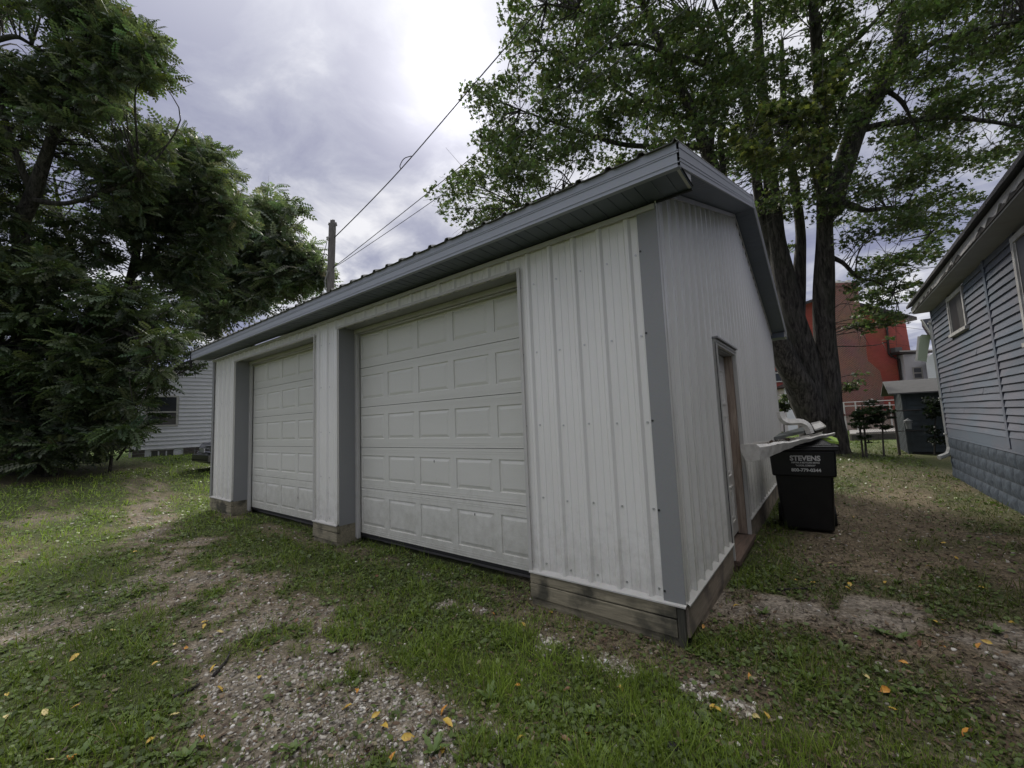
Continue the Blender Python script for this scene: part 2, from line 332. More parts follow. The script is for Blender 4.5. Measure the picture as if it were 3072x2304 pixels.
# ------------------------------------------------------------------ garage
G = empty('garage', (0, 0, -0.27), 0, 'long low garage of pale ribbed steel with two white overhead doors', 'garage')
RIB = 0.2286; PH = -0.205
def rib_profile(s0, s1, rib=0.021, minor=0.0035):
    """breakpoints (s, outward offset) of a ribbed steel sheet between s0 and s1"""
    pts = []; k = math.floor((s0-PH)/RIB)-1
    while PH+k*RIB < s1+RIB:
        c0 = PH+k*RIB
        pts += [(c0-0.030, 0), (c0-0.012, rib), (c0+0.012, rib), (c0+0.030, 0)]
        for q in (RIB*0.36, RIB*0.64):
            pts += [(c0+q-0.010, 0), (c0+q-0.006, minor), (c0+q+0.006, minor), (c0+q+0.010, 0)]
        k += 1
    pts = sorted(pts); xs = [p[0] for p in pts]; os_ = [p[1] for p in pts]
    ins = [p for p in pts if s0 < p[0] < s1]
    return [(s0, float(np.interp(s0, xs, os_)))]+ins+[(s1, float(np.interp(s1, xs, os_)))]
def sheet(face, s0, s1, z0, z1, off=0.0, breaks=()):
    """face 'front' (y=0, towards -y) or 'gable' (x=0, towards +x); z1 may be a function of s"""
    zt = z1 if callable(z1) else (lambda s: z1)
    pr = rib_profile(s0, s1); mb = MB(); vs = []
    for s in breaks:
        if s0 < s < s1: pr.append((s, 0.0))
    pr = sorted(pr); n = len(pr)
    for (s, o) in pr:
        for z in (z0, zt(s)):
            vs.append((s, -o-off, z) if face == 'front' else (o*1.45+off, s, z))
    fs = [(2*i, 2*i+2, 2*i+3, 2*i+1) for i in range(n-1)]
    mb.add(vs, fs)
    me = mb.mesh('wall_panel_mesh'); o = link('wall_panel', me, M['siding'], G); o.matrix_parent_inverse = Matrix.Translation((0, 0, 0.27))
    so = o.modifiers.new('thickness', 'SOLIDIFY'); so.thickness = 0.0015
    return o
def part(mb, name, m, parent=None, **kw):
    o = mb.build(name, m, parent or G, **kw)
    if parent is None: o.matrix_parent_inverse = Matrix.Translation((0, 0, 0.27))
    return o
def gz_top(y): return ZF+SL*(min(y, GD-y)+OV)-0.01
# front wall sheets
CT = 0.115
spans = [(-GL+0.02, OPN[0][0], 0.0), (OPN[0][1], OPN[1][0], 0.0), (OPN[1][1], -CT+0.03, 0.0)]
for s0, s1, z0 in spans:
    cuts = [s0]+[PH+RIB*k for k in range(-44, 1, 4) if s0+0.1 < PH+RIB*k < s1-0.1]+[s1]
    for i, (a0, a1) in enumerate(zip(cuts[:-1], cuts[1:])): sheet('front', a0, a1, z0, ZW, 0.001*(i % 2))
for s0, s1 in OPN:
    cuts = [s0]+[PH+RIB*k for k in range(-44, 1, 4) if s0+0.1 < PH+RIB*k < s1-0.1]+[s1]
    for i, (a0, a1) in enumerate(zip(cuts[:-1], cuts[1:])): sheet('front', a0, a1, 2.575, ZW, 0.001*(i % 2))
# gable sheets (the side door at y 1.55..2.66)
DY0, DY1, DZ1 = 1.60, 2.61, 1.95
cuts = [0.02]+[PH+RIB*k for k in range(4, 34, 4) if 0.2 < PH+RIB*k < GD-0.15]+[GD]
cuts2 = sorted(set([c0 for c0 in cuts if not (DY0 < c0 < DY1)]+[DY0, DY1]))
for i, (a0, a1) in enumerate(zip(cuts2[:-1], cuts2[1:])):
    z0 = DZ1 if (a0 >= DY0-1e-6 and a1 <= DY1+1e-6) else 0.0
    sheet('gable', a0, a1, z0, gz_top, 0.001*(i % 2), breaks=(GD/2,))
# plain far walls
part(MB().prism([(-GL, 0.02), (-GL, GD), (0, GD), (0, GD-0.02), (-GL+0.02, GD-0.02), (-GL+0.02, 0.02)], 2, -0.3, ZW), 'rear_wall', M['siding'])
mb = MB().prism([(0, ZW), (GD, ZW), (GD/2, gz_top(GD/2))], 0, -GL, -GL+0.02); part(mb, 'far_gable_wall', M['siding'])
mb = MB().box(-GL+0.03, -0.03, 0.42, GD-0.05, -0.30, -0.2); part(mb, 'slab', paint('concrete', (0.2, 0.19, 0.18), 0.9))
# screws
mb = MB(); mbd = MB()
def screw(mb, p, face):
    x, y, z = p; r = 0.008
    if face == 'front': mb.prism([(x+r*math.cos(a), z+r*math.sin(a)) for a in np.arange(6)*math.pi/3], 1, y-0.006, y)
    else: mb.prism([(y+r*math.cos(a), z+r*math.sin(a)) for a in np.arange(6)*math.pi/3], 0, x, x+0.006)
for s0, s1, z0 in spans:
    for k in range(-44, 2):
        s = PH+RIB*k+0.055
        if s0+0.01 < s < s1-0.01:
            for z in (0.07, 0.60, 1.20, 1.82, 2.42): screw(mb, (s, -0.001, z+0.01*math.sin(k*3)), 'front')
for s0, s1 in OPN[1:]:
    for z in (0.07, 0.60, 1.20, 1.82, 2.42): screw(mb, (s1+0.022, -0.012, z), 'front')
for k in range(1, 34):
    s = PH+RIB*k+0.055
    if 0.1 < s < GD-0.1 and not (DY0-0.1 < s < DY1+0.1):
        for z in (0.07, 0.62, 1.22, 1.84, 2.44, 3.04, 3.64):
            if z < gz_top(s)-0.1: screw(mb, (0.001, s, z+0.008*math.sin(k*2)), 'gable')
part(mb, 'screw_heads', M['screw'], kind='stuff')
for z in (0.07, 0.60, 1.21, 1.83, 2.43): screw(mbd, (-0.105, -0.025, z), 'front')
part(mbd, 'dark_screw_heads', M['darkscrew'], kind='stuff')
# corner trims
for x0, x1, s in ((-CT, 0.026, 1), (-GL-0.026, -GL+CT-0.04, -1)):
    mb = MB().box(x0, x1, -0.026, -0.0205, -0.005, ZW-0.02); part(mb, 'corner_trim', M['trim'])
mb = MB().box(0.0205, 0.026, -0.0204, 0.075, -0.005, ZW+0.02); part(mb, 'corner_trim', M['siding'])
mb = MB().box(-GL-0.026, -GL-0.02, -0.0204, 0.1, -0.005, ZW); part(mb, 'corner_trim', M['siding'])
mb = MB().box(-0.02, 0.03, GD-0.06, GD+0.02, 0, ZW); part(mb, 'corner_trim', M['siding'])
# wall top J trims
part(MB().box(-GL-0.02, 0.02, -0.040, -0.0262, ZW-0.042, ZW-0.004), 'top_trim', M['white'])
mb = MB()
for a0, a1 in ((0.0, GD/2), (GD, GD/2)):
    z0, z1 = gz_top(a0), gz_top(a1)
    mb.hexa([(0.0262, a0, z0-0.045), (0.038, a0, z0-0.045), (0.038, a1, z1-0.045), (0.0262, a1, z1-0.045)], [(0.0262, a0, z0), (0.038, a0, z0), (0.038, a1, z1), (0.0262, a1, z1)])
part(mb, 'gable_top_trim', M['white'])
# drip flashing and wooden skirt
def flashing_front(x0, x1):
    mb = MB().add([(x0, -0.001, 0.02), (x1, -0.001, 0.02), (x0, -0.040, -0.002), (x1, -0.040, -0.002), (x0, -0.040, -0.011), (x1, -0.040, -0.011)], [(0, 1, 3, 2), (2, 3, 5, 4)])
    o = part(mb, 'drip_flashing', M['white']); o.modifiers.new('t', 'SOLIDIFY').thickness = 0.0015
for s0, s1, _ in spans: flashing_front(s0, s1 if s1 < -0.5 else 0.028)
for y0, y1 in ((0.0, DY0-0.03), (DY1+0.03, GD)):
    mb = MB().add([(0.001, y0, 0.02), (0.001, y1, 0.02), (0.044, y0, -0.002), (0.044, y1, -0.002), (0.044, y0, -0.011), (0.044, y1, -0.011)], [(0, 1, 3, 2), (2, 3, 5, 4)])
    o = part(mb, 'drip_flashing', M['white']); o.modifiers.new('t', 'SOLIDIFY').thickness = 0.0015
rows = [(-0.092, -0.012, 0.0), (-0.205, -0.096, -0.004), (-0.33, -0.209, 0.016)]
def plank_f(x0, x1, z0, z1, y0, y1, sag=0.0):
    return MB().hexa([(x0, y0, z0), (x1, y0, z0-sag), (x1, y1, z0-sag), (x0, y1, z0)], [(x0, y0, z1), (x1, y0, z1-sag), (x1, y1, z1-sag), (x0, y1, z1)])
for s0, s1, _ in spans:
    e = -0.035 if s1 > -0.5 else s1-0.0
    for j, (z0, z1, dy) in enumerate(rows):
        part(plank_f(s0+0.004, e-0.002, z0, z1, -0.03+dy*1.0, 0.012, 0.006*(j == 1)), 'skirt_plank', M['skirt'], bevel=0.004)
part(MB().box(-0.034, 0.014, -0.028, 0.004, -0.34, -0.02), 'corner_post', wood('dark_end_grain', (0.07, 0.065, 0.05), (0.03, 0.03, 0.022), 2), bevel=0.003)
part(MB().box(0.0, 0.03, 0.006, DY0-0.05, -0.21, -0.018), 'skirt_plank', M['skirty'], bevel=0.003)
part(MB().box(-0.02, 0.02, 0.35, DY0-0.06, -0.34, -0.214), 'skirt_plank', M['skirty'], bevel=0.003)
part(MB().box(0.0, 0.03, DY1+0.06, GD-0.02, -0.34, -0.018), 'skirt_plank', M['skirty'], bevel=0.003)
# returns of the skirt inside the door recesses
for s0, s1 in OPN:
    part(MB().box(s0-0.03, s0-0.002, 0.014, 0.32, -0.33, -0.012), 'skirt_plank', M['skirt'], bevel=0.003)
    part(MB().box(s1+0.002, s1+0.03, 0.014, 0.32, -0.33, -0.012), 'skirt_plank', M['skirt'], bevel=0.003)
# overhead doors in their recesses
def overhead_door(s0, s1, cols, label, dents):
    RD = 0.30
    for x0, x1, xe0, xe1 in ((s0-0.012, s0-0.001, s0-0.02, s0+0.022), (s1+0.001, s1+0.012, s1-0.022, s1+0.02)):
        part(MB().box(x0, x1, 0.002, RD+0.05, -0.012, 2.60), 'recess_lining', M['trim'])
    part(MB().box(s0-0.012, s1+0.012, 0.002, RD+0.05, 2.600, 2.612), 'recess_head', M['trim'])
    # white edge trim round the opening on the wall face
    part(MB().box(s0-0.028, s0+0.004, -0.031, -0.0225, 0.0, 2.575), 'opening_trim', M['siding'])
    part(MB().box(s1-0.004, s1+0.028, -0.031, -0.0225, 0.0, 2.575), 'opening_trim', M['white'])
    part(MB().box(s0-0.028, s1+0.028, -0.031, -0.0225, 2.5755, 2.605), 'opening_trim', M['white'])
    # stop mouldings
    part(MB().box(s0-0.001, s0+0.0, RD-0.07, RD-0.02, -0.2, 2.6), 'edge_strip', M['white'])
    part(MB().box(s0+0.001, s0+0.045, RD-0.06, RD-0.02, -0.22, 2.545), 'stop_moulding', M['white'], bevel=0.004)
    part(MB().box(s1-0.045, s1-0.001, RD-0.06, RD-0.02, -0.22, 2.545), 'stop_moulding', M['white'], bevel=0.004)
    part(MB().box(s0, s1, RD-0.08, RD-0.02, 2.546, 2.599), 'stop_moulding', M['white'], bevel=0.006)
    part(MB().tube([(s0+0.05, RD-0.045, 2.532), (s1-0.05, RD-0.045, 2.532)], 0.013, 8), 'weather_seal', M['white'], smooth=True)
    D = part(MB().box(s0-0.05, s1+0.05, RD+0.035, RD+0.05, -0.14, 2.62), 'garage_door', M['black'])
    D['label'] = label
    zs = [-0.15, 0.44, 0.98, 1.52, 2.06, 2.62]; w = (s1-s0)/cols
    for i in range(5):
        z0, z1 = zs[i]+(0.0 if i == 0 else 0.003), zs[i+1]-0.003
        mb = MB(); y = RD
        # face strips around recessed panels with fine ribs
        pz0, pz1 = z0+0.105, z1-0.105; xs = []
        for k in range(cols): xs.append((s0+w*k+0.045, s0+w*(k+1)-0.045))
        mb.box(s0-0.03, s1+0.03, y, y+0.03, z0, pz0); mb.box(s0-0.03, s1+0.03, y, y+0.03, pz1, z1)
        prev = s0-0.03
        for (xa, xb) in xs: mb.box(prev, xa, y, y+0.03, pz0, pz1); prev = xb
        mb.box(prev, s1+0.03, y, y+0.03, pz0, pz1)
        for zz in (z0+0.030, z0+0.052, z1-0.030, z1-0.052): mb.box(s0-0.03, s1+0.03, y-0.0022, y, zz-0.004, zz+0.004)
        mb.box(s0-0.03, s1+0.03, y-0.003, y+0.0, z0, z0+0.006)
        part(mb, 'door_section', M['door'], D)
        for (xa, xb) in xs:
            p = MB(); d, e = 0.011, 0.030
            ring = lambda o, yy: [(xa+o, yy, pz0+o), (xb-o, yy, pz0+o), (xb-o, yy, pz1-o), (xa+o, yy, pz1-o)]
            r = ring(0, y)+ring(0.006, y+d)+ring(0.014, y+d)+ring(0.014+e, y+0.001)
            p.add(r, [(4*q+j, 4*q+(j+1) % 4, 4*q+4+(j+1) % 4, 4*q+4+j) for q in range(3) for j in range(4)]+[(12, 13, 14, 15)])
            part(p, 'door_panel', M['door'], D)
    part(MB().box(s0+0.02, s1-0.02, RD+0.004, RD+0.03, -0.19, -0.151), 'bottom_seal', M['black'], D)
    for (x, z) in dents:
        part(MB().prism([(x, z-0.02), (x+0.006, z-0.012), (x+0.008, z+0.006), (x+0.002, z+0.014), (x-0.004, z+0.002)], 1, RD-0.001, RD+0.0006), 'scuff', M['black'], D)
overhead_door(*OPN[0], 5, 'overhead door in the far opening, partly hidden by its jamb', [(-6.05, 0.16)])
overhead_door(*OPN[1], 5, 'nearer overhead door, five raised panels across', [(-2.14, 0.30), (-2.75, 0.83)])
# side door
rx = -0.085
DR = part(MB().box(rx-0.04, rx, DY0+0.05, DY1-0.05, -0.12, DZ1-0.04), 'side_door', M['siding'])
for (ya, yb) in ((0.16, 0.44), (0.53, 0.81)):
    for (za, zb) in ((0.02, 0.42), (0.52, 1.22), (1.34, 1.74)):
        for (o0, o1, h) in ((0.0, 0.02, 0.010), (0.05, 0.1, 0.006)):
            p = MB()
            A = (DY0+ya+o0, DY0+yb-o0, za+o0, zb-o0)
            p.box(rx, rx+h, A[0], A[1], A[2], A[2]+0.02); p.box(rx, rx+h, A[0], A[1], A[3]-0.02, A[3]); p.box(rx, rx+h-0.001, A[0], A[0]+0.02, A[2]+0.02, A[3]-0.02); p.box(rx, rx+h-0.001, A[1]-0.02, A[1], A[2]+0.02, A[3]-0.02)
            part(p, 'door_moulding', M['siding'], DR)
part(MB().box(-0.09, 0.0, DY1-0.048, DY1-0.004, -0.15, DZ1), 'door_jamb', M['jambwood'])
part(MB().box(-0.09, 0.0, DY0+0.004, DY0+0.048, -0.15, DZ1), 'door_jamb', M['white'])
part(MB().box(-0.09, 0.0, DY0+0.05, DY1-0.05, DZ1-0.035, DZ1), 'door_head', M['trim'])
for (ya, yb) in ((DY0-0.045, DY0+0.022), (DY1-0.022, DY1+0.045)):
    mb = MB().box(0.001, 0.036, ya, yb, -0.16, DZ1-0.02).box(0.036, 0.042, ya+0.006, ya+0.03, -0.16, DZ1-0.02); part(mb, 'door_casing', M['white'], bevel=0.003)
part(MB().box(0.001, 0.036, DY0-0.045, DY1+0.045, DZ1-0.019, DZ1+0.04).box(0.036, 0.044, DY0-0.045, DY1+0.045, DZ1+0.005, DZ1+0.02), 'door_casing', M['white'], bevel=0.003)
part(MB().box(0.001, 0.060, DY0-0.06, DY1+0.06, DZ1+0.041, DZ1+0.058), 'door_drip_cap', M['trim'])
part(MB().box(0.030, 0.034, DY0-0.058, DY0-0.046, -0.02, DZ1), 'door_gap_strip', M['black'])
part(MB().box(-0.2, 0.075, DY0-0.03, DY1+0.03, -0.21, -0.16), 'door_sill', M['threshold'], bevel=0.006)
part(MB().box(0.0, 0.05, DY0-0.03, DY1+0.03, -0.34, -0.212), 'door_riser', M['threshold'])
# eaves: soffits, fascias, roof
x0, x1 = -GL-0.30, OHX
xs = np.arange(x1-0.004, x0, -0.305)
for i, xa in enumerate(xs):
    xb = max(xa-0.3035, x0)
    mb = MB().box(xb, xa-0.0035, -OV+0.003, -0.003, ZF, ZF+0.008)
    for q in (0.1, 0.2):
        if xa-q > xb+0.01: mb.box(xa-q-0.006, xa-q+0.006, -OV+0.003, -0.003, ZF-0.004, ZF)
    part(mb, 'soffit_panel', M['soffit'])
part(MB().box(x0, x1, -OV+0.003, 0.0, ZF+0.009, ZF+0.012), 'soffit_backing', M['black'])
mb = MB().box(x0, x1, -OV-0.012, -OV, ZF-0.006, ZF+0.15)
for zz, h in ((ZF+0.022, 0.006), (ZF+0.088, 0.008), (ZF+0.100, 0.005)): mb.box(x0, x1, -OV-0.016, -OV-0.012, zz-h/2, zz+h/2)
mb.box(x0, x1, -OV-0.018, -OV+0.02, ZF-0.010, ZF-0.006); part(mb, 'fascia', M['fascia'])
part(MB().box(x0, x1, GD+OV, GD+OV+0.012, ZF-0.006, ZF+0.15), 'fascia', M['fascia'])
part(MB().box(x0, x1, GD+0.003, GD+OV, ZF, ZF+0.01), 'rear_soffit', M['soffit'])
def zs_(y): return ZF+SL*(min(y, GD-y)+OV)
# rake soffit strips
y = 0.03
while y < GD-0.03:
    yb = min(y+0.1, GD-0.03)
    if y < GD/2 < yb: yb = GD/2
    za, zb = zs_(y), zs_(yb-0.004)
    mb = MB().hexa([(0.0, y, za), (OHX-0.012, y, za), (OHX-0.012, yb-0.004, zb), (0.0, yb-0.004, zb)], [(0.0, y, za+0.01), (OHX-0.012, y, za+0.01), (OHX-0.012, yb-0.004, zb+0.01), (0.0, yb-0.004, zb+0.01)])
    part(mb, 'rake_soffit_panel', M['soffit']); y = yb
part(MB().prism([(0.0, zs_(0)+0.016), (GD/2, zs_(GD/2)+0.016), (GD, zs_(0)+0.016), (GD, zs_(0)+0.012), (GD/2, zs_(GD/2)+0.012), (0.0, zs_(0)+0.012)], 0, 0.0, OHX-0.013), 'soffit_backing', M['black'])
# rake fascia boards
for a0, a1 in ((-OV-0.012, GD/2), (GD+OV+0.012, GD/2)):
    z0 = ZF+SL*(OV+a0) if a0 < 1 else ZF+SL*(GD-a0+OV)
    z1 = zs_(a1); mb = MB()
    mb.hexa([(OHX-0.012, a0, z0-0.004), (OHX, a0, z0-0.004), (OHX, a1, z1-0.004), (OHX-0.012, a1, z1-0.004)], [(OHX-0.012, a0, z0+0.158), (OHX, a0, z0+0.158), (OHX, a1, z1+0.158), (OHX-0.012, a1, z1+0.158)])
    for q in (0.03, 0.055, 0.12):
        mb.hexa([(OHX, a0, z0+q), (OHX+0.003, a0, z0+q), (OHX+0.003, a1, z1+q), (OHX, a1, z1+q)], [(OHX, a0, z0+q+0.006), (OHX+0.003, a0, z0+q+0.006), (OHX+0.003, a1, z1+q+0.006), (OHX, a1, z1+q+0.006)])
    part(mb, 'rake_fascia', M['rake'])
part(MB().hexa([(OHX-0.012, GD/2-0.10, zs_(GD/2-0.1)-0.006), (OHX+0.005, GD/2-0.10, zs_(GD/2-0.1)-0.006), (OHX+0.005, GD/2+0.01, zs_(GD/2)-0.006), (OHX-0.012, GD/2+0.01, zs_(GD/2)-0.006)],
               [(OHX-0.012, GD/2-0.13, zs_(GD/2-0.13)+0.162), (OHX+0.005, GD/2-0.13, zs_(GD/2-0.13)+0.162), (OHX+0.005, GD/2+0.01, zs_(GD/2)+0.162), (OHX-0.012, GD/2+0.01, zs_(GD/2)+0.162)]), 'rake_cap', M['rake'])
# boxed return at each end of the front eave
for ya, yb in ((-OV+0.01, 0.0), (GD+OV-0.01, GD)):
    p = MB().prism([(ya, ZF-0.004), (yb, ZF-0.004), (yb, ZF+SL*OV)], 0, OHX-0.03, OHX-0.0125); part(p, 'eave_return', M['white'])
    part(MB().box(0.0, OHX-0.031, min(yb, yb+0.006*(1 if yb == 0 else -1)), max(yb, yb+0.006*(1 if yb == 0 else -1)), ZF-0.004, ZF+SL*OV), 'eave_return', M['soffit'])
part(MB().box(-0.02, OHX-0.01, -0.012, 0.006, ZF-0.018, ZF-0.0045), 'return_edge', M['black'])
# left hanging bit of loose trim
part(MB().box(x0-0.012, x0-0.002, -OV-0.03, -OV+0.01, ZF-0.16, ZF+0.16), 'loose_end_trim', M['black'])
# ribbed roof sheets
for side in (0, 1):
    k = 0; xa = x1+0.0
    while xa > x0:
        xb = max(xa-0.9144, x0-0.02); mb = MB(); prof = []
        for j in range(5):
            c0 = xa-0.0-j*RIB
            for dx, h in ((0.030, 0), (0.014, 0.024), (-0.014, 0.024), (-0.030, 0)):
                if xb <= c0+dx <= xa: prof.append((c0+dx, h))
        if not prof or prof[0][0] < xa: prof = [(xa, 0)]+prof
        if prof[-1][0] > xb: prof.append((xb, 0))
        ye = -OV-0.035 if side == 0 else GD+OV+0.035; vs = []
        for (xx, h) in prof:
            ze = ZF+0.162-SL*0.035+h; zr = zs_(GD/2)+0.162+h
            vs += [(xx, ye, ze), (xx, GD/2, zr)]
        mb.add(vs, [(2*i, 2*i+2, 2*i+3, 2*i+1) for i in range(len(prof)-1)])
        o = part(mb, 'roof_sheet', M['roof']); so = o.modifiers.new('thickness', 'SOLIDIFY'); so.thickness = 0.004; so.offset = 0
        xa = xb+0.002 if xb > x0 else x0-1
part(MB().box(x0, x1, -OV-0.010, -OV+0.02, ZF+0.1505, ZF+0.160), 'closure_strip', paint('mossy_closure', (0.17, 0.165, 0.15), 0.9, 0.9, (0.06, 0.06, 0.035), 12))
part(MB().prism([(GD/2-0.15, zs_(GD/2)+0.135), (GD/2, zs_(GD/2)+0.19), (GD/2+0.15, zs_(GD/2)+0.135), (GD/2+0.15, zs_(GD/2)+0.148), (GD/2, zs_(GD/2)+0.2), (GD/2-0.15, zs_(GD/2)+0.148)], 0, x0, x1), 'ridge_cap', M['roof'])

# ------------------------------------------------------------------ frames for walls that stand at an angle
class FR:
    def __init__(s, P0, d):
        s.P = np.array([P0[0], P0[1], 0.0]); s.d = np.array([d[0], d[1], 0.0])/np.hypot(d[0], d[1])
        s.n = np.array([s.d[1], -s.d[0], 0.0])
        if s.n @ (CAM-s.P) < 0: s.n = -s.n
    def p(s, u, o, z): return tuple(s.P+s.d*u+s.n*o+np.array([0, 0, z]))
    def uz(s, px, py):
        h = HIT(px, py, s.P, s.n); return float((h-s.P) @ s.d), float(h[2])
    def box(s, mb, u0, u1, o0, o1, z0, z1):
        return mb.hexa([s.p(u0, o0, z0), s.p(u1, o0, z0), s.p(u1, o1, z0), s.p(u0, o1, z0)], [s.p(u0, o0, z1), s.p(u1, o0, z1), s.p(u1, o1, z1), s.p(u0, o1, z1)])
    def poly(s, mb, uz, o0, o1):
        n = len(uz); vs = [s.p(u, o0, z) for u, z in uz]+[s.p(u, o1, z) for u, z in uz]
        return mb.add(vs, [tuple(range(n)), tuple(range(n, 2*n))[::-1]]+[(i, (i+1) % n, n+(i+1) % n, n+i) for i in range(n)])

# ------------------------------------------------------------------ grey clapboard house on the right
m_clap, nt, b = mat('peeling_blue_grey_paint')
tc = N(nt, 'ShaderNodeTexCoord'); mp = N(nt, 'ShaderNodeMapping', inp={'Scale': (1, 0.35, 1)}); L(nt, tc.outputs['Object'], mp.inputs[0])
na = N(nt, 'ShaderNodeTexNoise', inp={'Scale': 2.2, 'Detail': 6.0, 'Roughness': 0.6}); L(nt, mp.outputs[0], na.inputs['Vector'])
nb = N(nt, 'ShaderNodeTexNoise', inp={'Scale': 14.0, 'Detail': 9.0, 'Roughness': 0.7}); L(nt, mp.outputs[0], nb.inputs['Vector'])
oi = N(nt, 'ShaderNodeObjectInfo')
k = MIX(nt, RAMP(nt, na.outputs[0], [(0.4, 0.0), (0.6, 1.0)]), (0.082, 0.108, 0.145), (0.110, 0.114, 0.145))
k = MIX(nt, RAMP(nt, nb.outputs[0], [(0.60, 0.0), (0.68, 0.75)]), k, (0.145, 0.14, 0.14))
k = MIX(nt, 0.35, k, RAMP(nt, oi.outputs['Random'], [(0, 0.35), (1, 0.65)]), 'OVERLAY')
L(nt, k, b.inputs['Base Color']); b.inputs['Roughness'].default_value = 0.7
bp = N(nt, 'ShaderNodeBump', inp={'Strength': 0.5, 'Distance': 0.004}); L(nt, nb.outputs[0], bp.inputs['Height']); L(nt, bp.outputs[0], b.inputs['Normal'])
M['oldwhite'] = paint('flaking_white_paint', (0.45, 0.45, 0.44), 0.7, 0.8, (0.22, 0.20, 0.18), 7.0, 0.4, 50)
M['bluestone'] = paint('blue_painted_block', (0.013, 0.024, 0.040), 0.85, 0.6, (0.045, 0.068, 0.095), 9.0, 1.0, 26)
M['shingle'] = paint('asphalt_shingle', (0.05, 0.05, 0.055), 0.95, 0.4, (0.09, 0.085, 0.08), 12.0, 0.5, 120)
WX, YF, YN = 2.80, 9.66, -3.0
H = empty('clapboard_house', (WX+3, 4, -0.3), 0, 'weathered blue grey clapboard house with rock faced foundation on the right', 'house')
def hp(mb, name, m, parent=None, **kw):
    o = mb.build(name, m, parent or H, **kw)
    if parent is None: o.matrix_parent_inverse = Matrix.Translation((-(WX+3), -4, 0.3))
    return o
hp(MB().box(WX+0.03, WX+6.5, YN, YF-0.02, -0.5, 3.26), 'wall', m_clap)
rr = random.Random(4)
wins = [(6.94, 8.07, 2.49, 3.19), (3.30, 4.60, 1.9, 3.19)]
def board(y0, y1, z0, z1, proud=0.027):
    n = max(2, int((y1-y0)/0.6)); vs = []
    for i in range(n+1):
        y = y0+(y1-y0)*i/n; w = rr.uniform(-0.005, 0.004); o = rr.uniform(-0.004, 0.005)
        vs += [(WX-proud-o, y, z0+w), (WX+0.012, y, z0+w), (WX-0.002, y, z1+0.012)]
    fs = []
    for i in range(n):
        a, c = 3*i, 3*i+3; fs += [(a, a+1, c+1, c), (a+1, a+2, c+2, c+1), (a+2, a, c, c+2)]
    fs += [(0, 2, 1), (3*n, 3*n+1, 3*n+2)]
    hp(MB().add(vs, fs), 'clapboard', m_clap)
nrow = 24; ex = (3.26-0.75)/nrow
for ya, yb in ((5.84, YF-0.06), (1.9, 5.74), (YN, 1.84)):
    for i in range(nrow):
        z0 = 0.75+ex*i; z1 = z0+ex; segs = [(ya, yb)]
        for (wa, wb, wz0, wz1) in wins:
            if wz0-0.05 < z0+ex*0.5 < wz1+0.02:
                ns = []
                for (a0, a1) in segs:
                    if wb < a0 or wa > a1: ns.append((a0, a1)); continue
                    if wa-a0 > 0.08: ns.append((a0, wa))
                    if a1-wb > 0.08: ns.append((wb, a1))
                segs = ns
        for (a0, a1) in segs:
            if a1 > 3.4 and (a1-a0) > 3 and rr.random() < 0.6:
                c0 = rr.uniform(a0+0.8, a1-0.8); board(a0, c0-0.002, z0, z1); board(c0+0.002, a1, z0, z1, 0.028)
            else: board(a0, a1, z0, z1)
hp(MB().box(WX-0.018, WX+0.02, YN, YF-0.05, 0.575, 0.748), 'water_table', m_clap)
hp(MB().box(WX-0.024, WX+0.02, YN, YF, 0.545, 0.572), 'water_table', m_clap)
hp(MB().box(WX-0.030, WX+0.02, 5.745, 5.835, 0.60, 3.26), 'batten', m_clap, bevel=0.003)
hp(MB().box(WX-0.030, WX+0.03, YF-0.06, YF+0.01, 0.60, 3.27), 'corner_board', m_clap, bevel=0.003)
# rock faced blocks
mbb = None
for r_ in range(5):
    z0 = -0.50+0.208*r_; y = YF+0.02-(0.2 if r_ % 2 else 0.0); ya = YF
    while ya > YN:
        yb = max((y-0.405) if ya == YF else ya-0.405, YN)
        if ya < 2.2: yb = YN
        nu, nv = (9, 5) if ya >= 2.2 else (2, 2); vs = []
        for i in range(nu+1):
            for j in range(nv+1):
                o = 0.017*(1-abs(2*i/nu-1)**5)*(1-abs(2*j/nv-1)**3)+(0 if i in (0, nu) or j in (0, nv) else rr.uniform(-0.008, 0.010))
                vs.append((WX-0.012-o, ya-0.004+(yb-ya+0.008)*i/nu, z0+0.004+0.2*j/nv))
        fs = [(i*(nv+1)+j, i*(nv+1)+j+1, (i+1)*(nv+1)+j+1, (i+1)*(nv+1)+j) for i in range(nu) for j in range(nv)]
        hp(MB().add(vs, fs), 'foundation_block', M['bluestone'], smooth=True); ya = yb
hp(MB().box(WX-0.008, WX+0.028, YN, YF-0.01, -0.5, 0.54), 'foundation', paint('mortar', (0.05, 0.06, 0.075), 0.95))
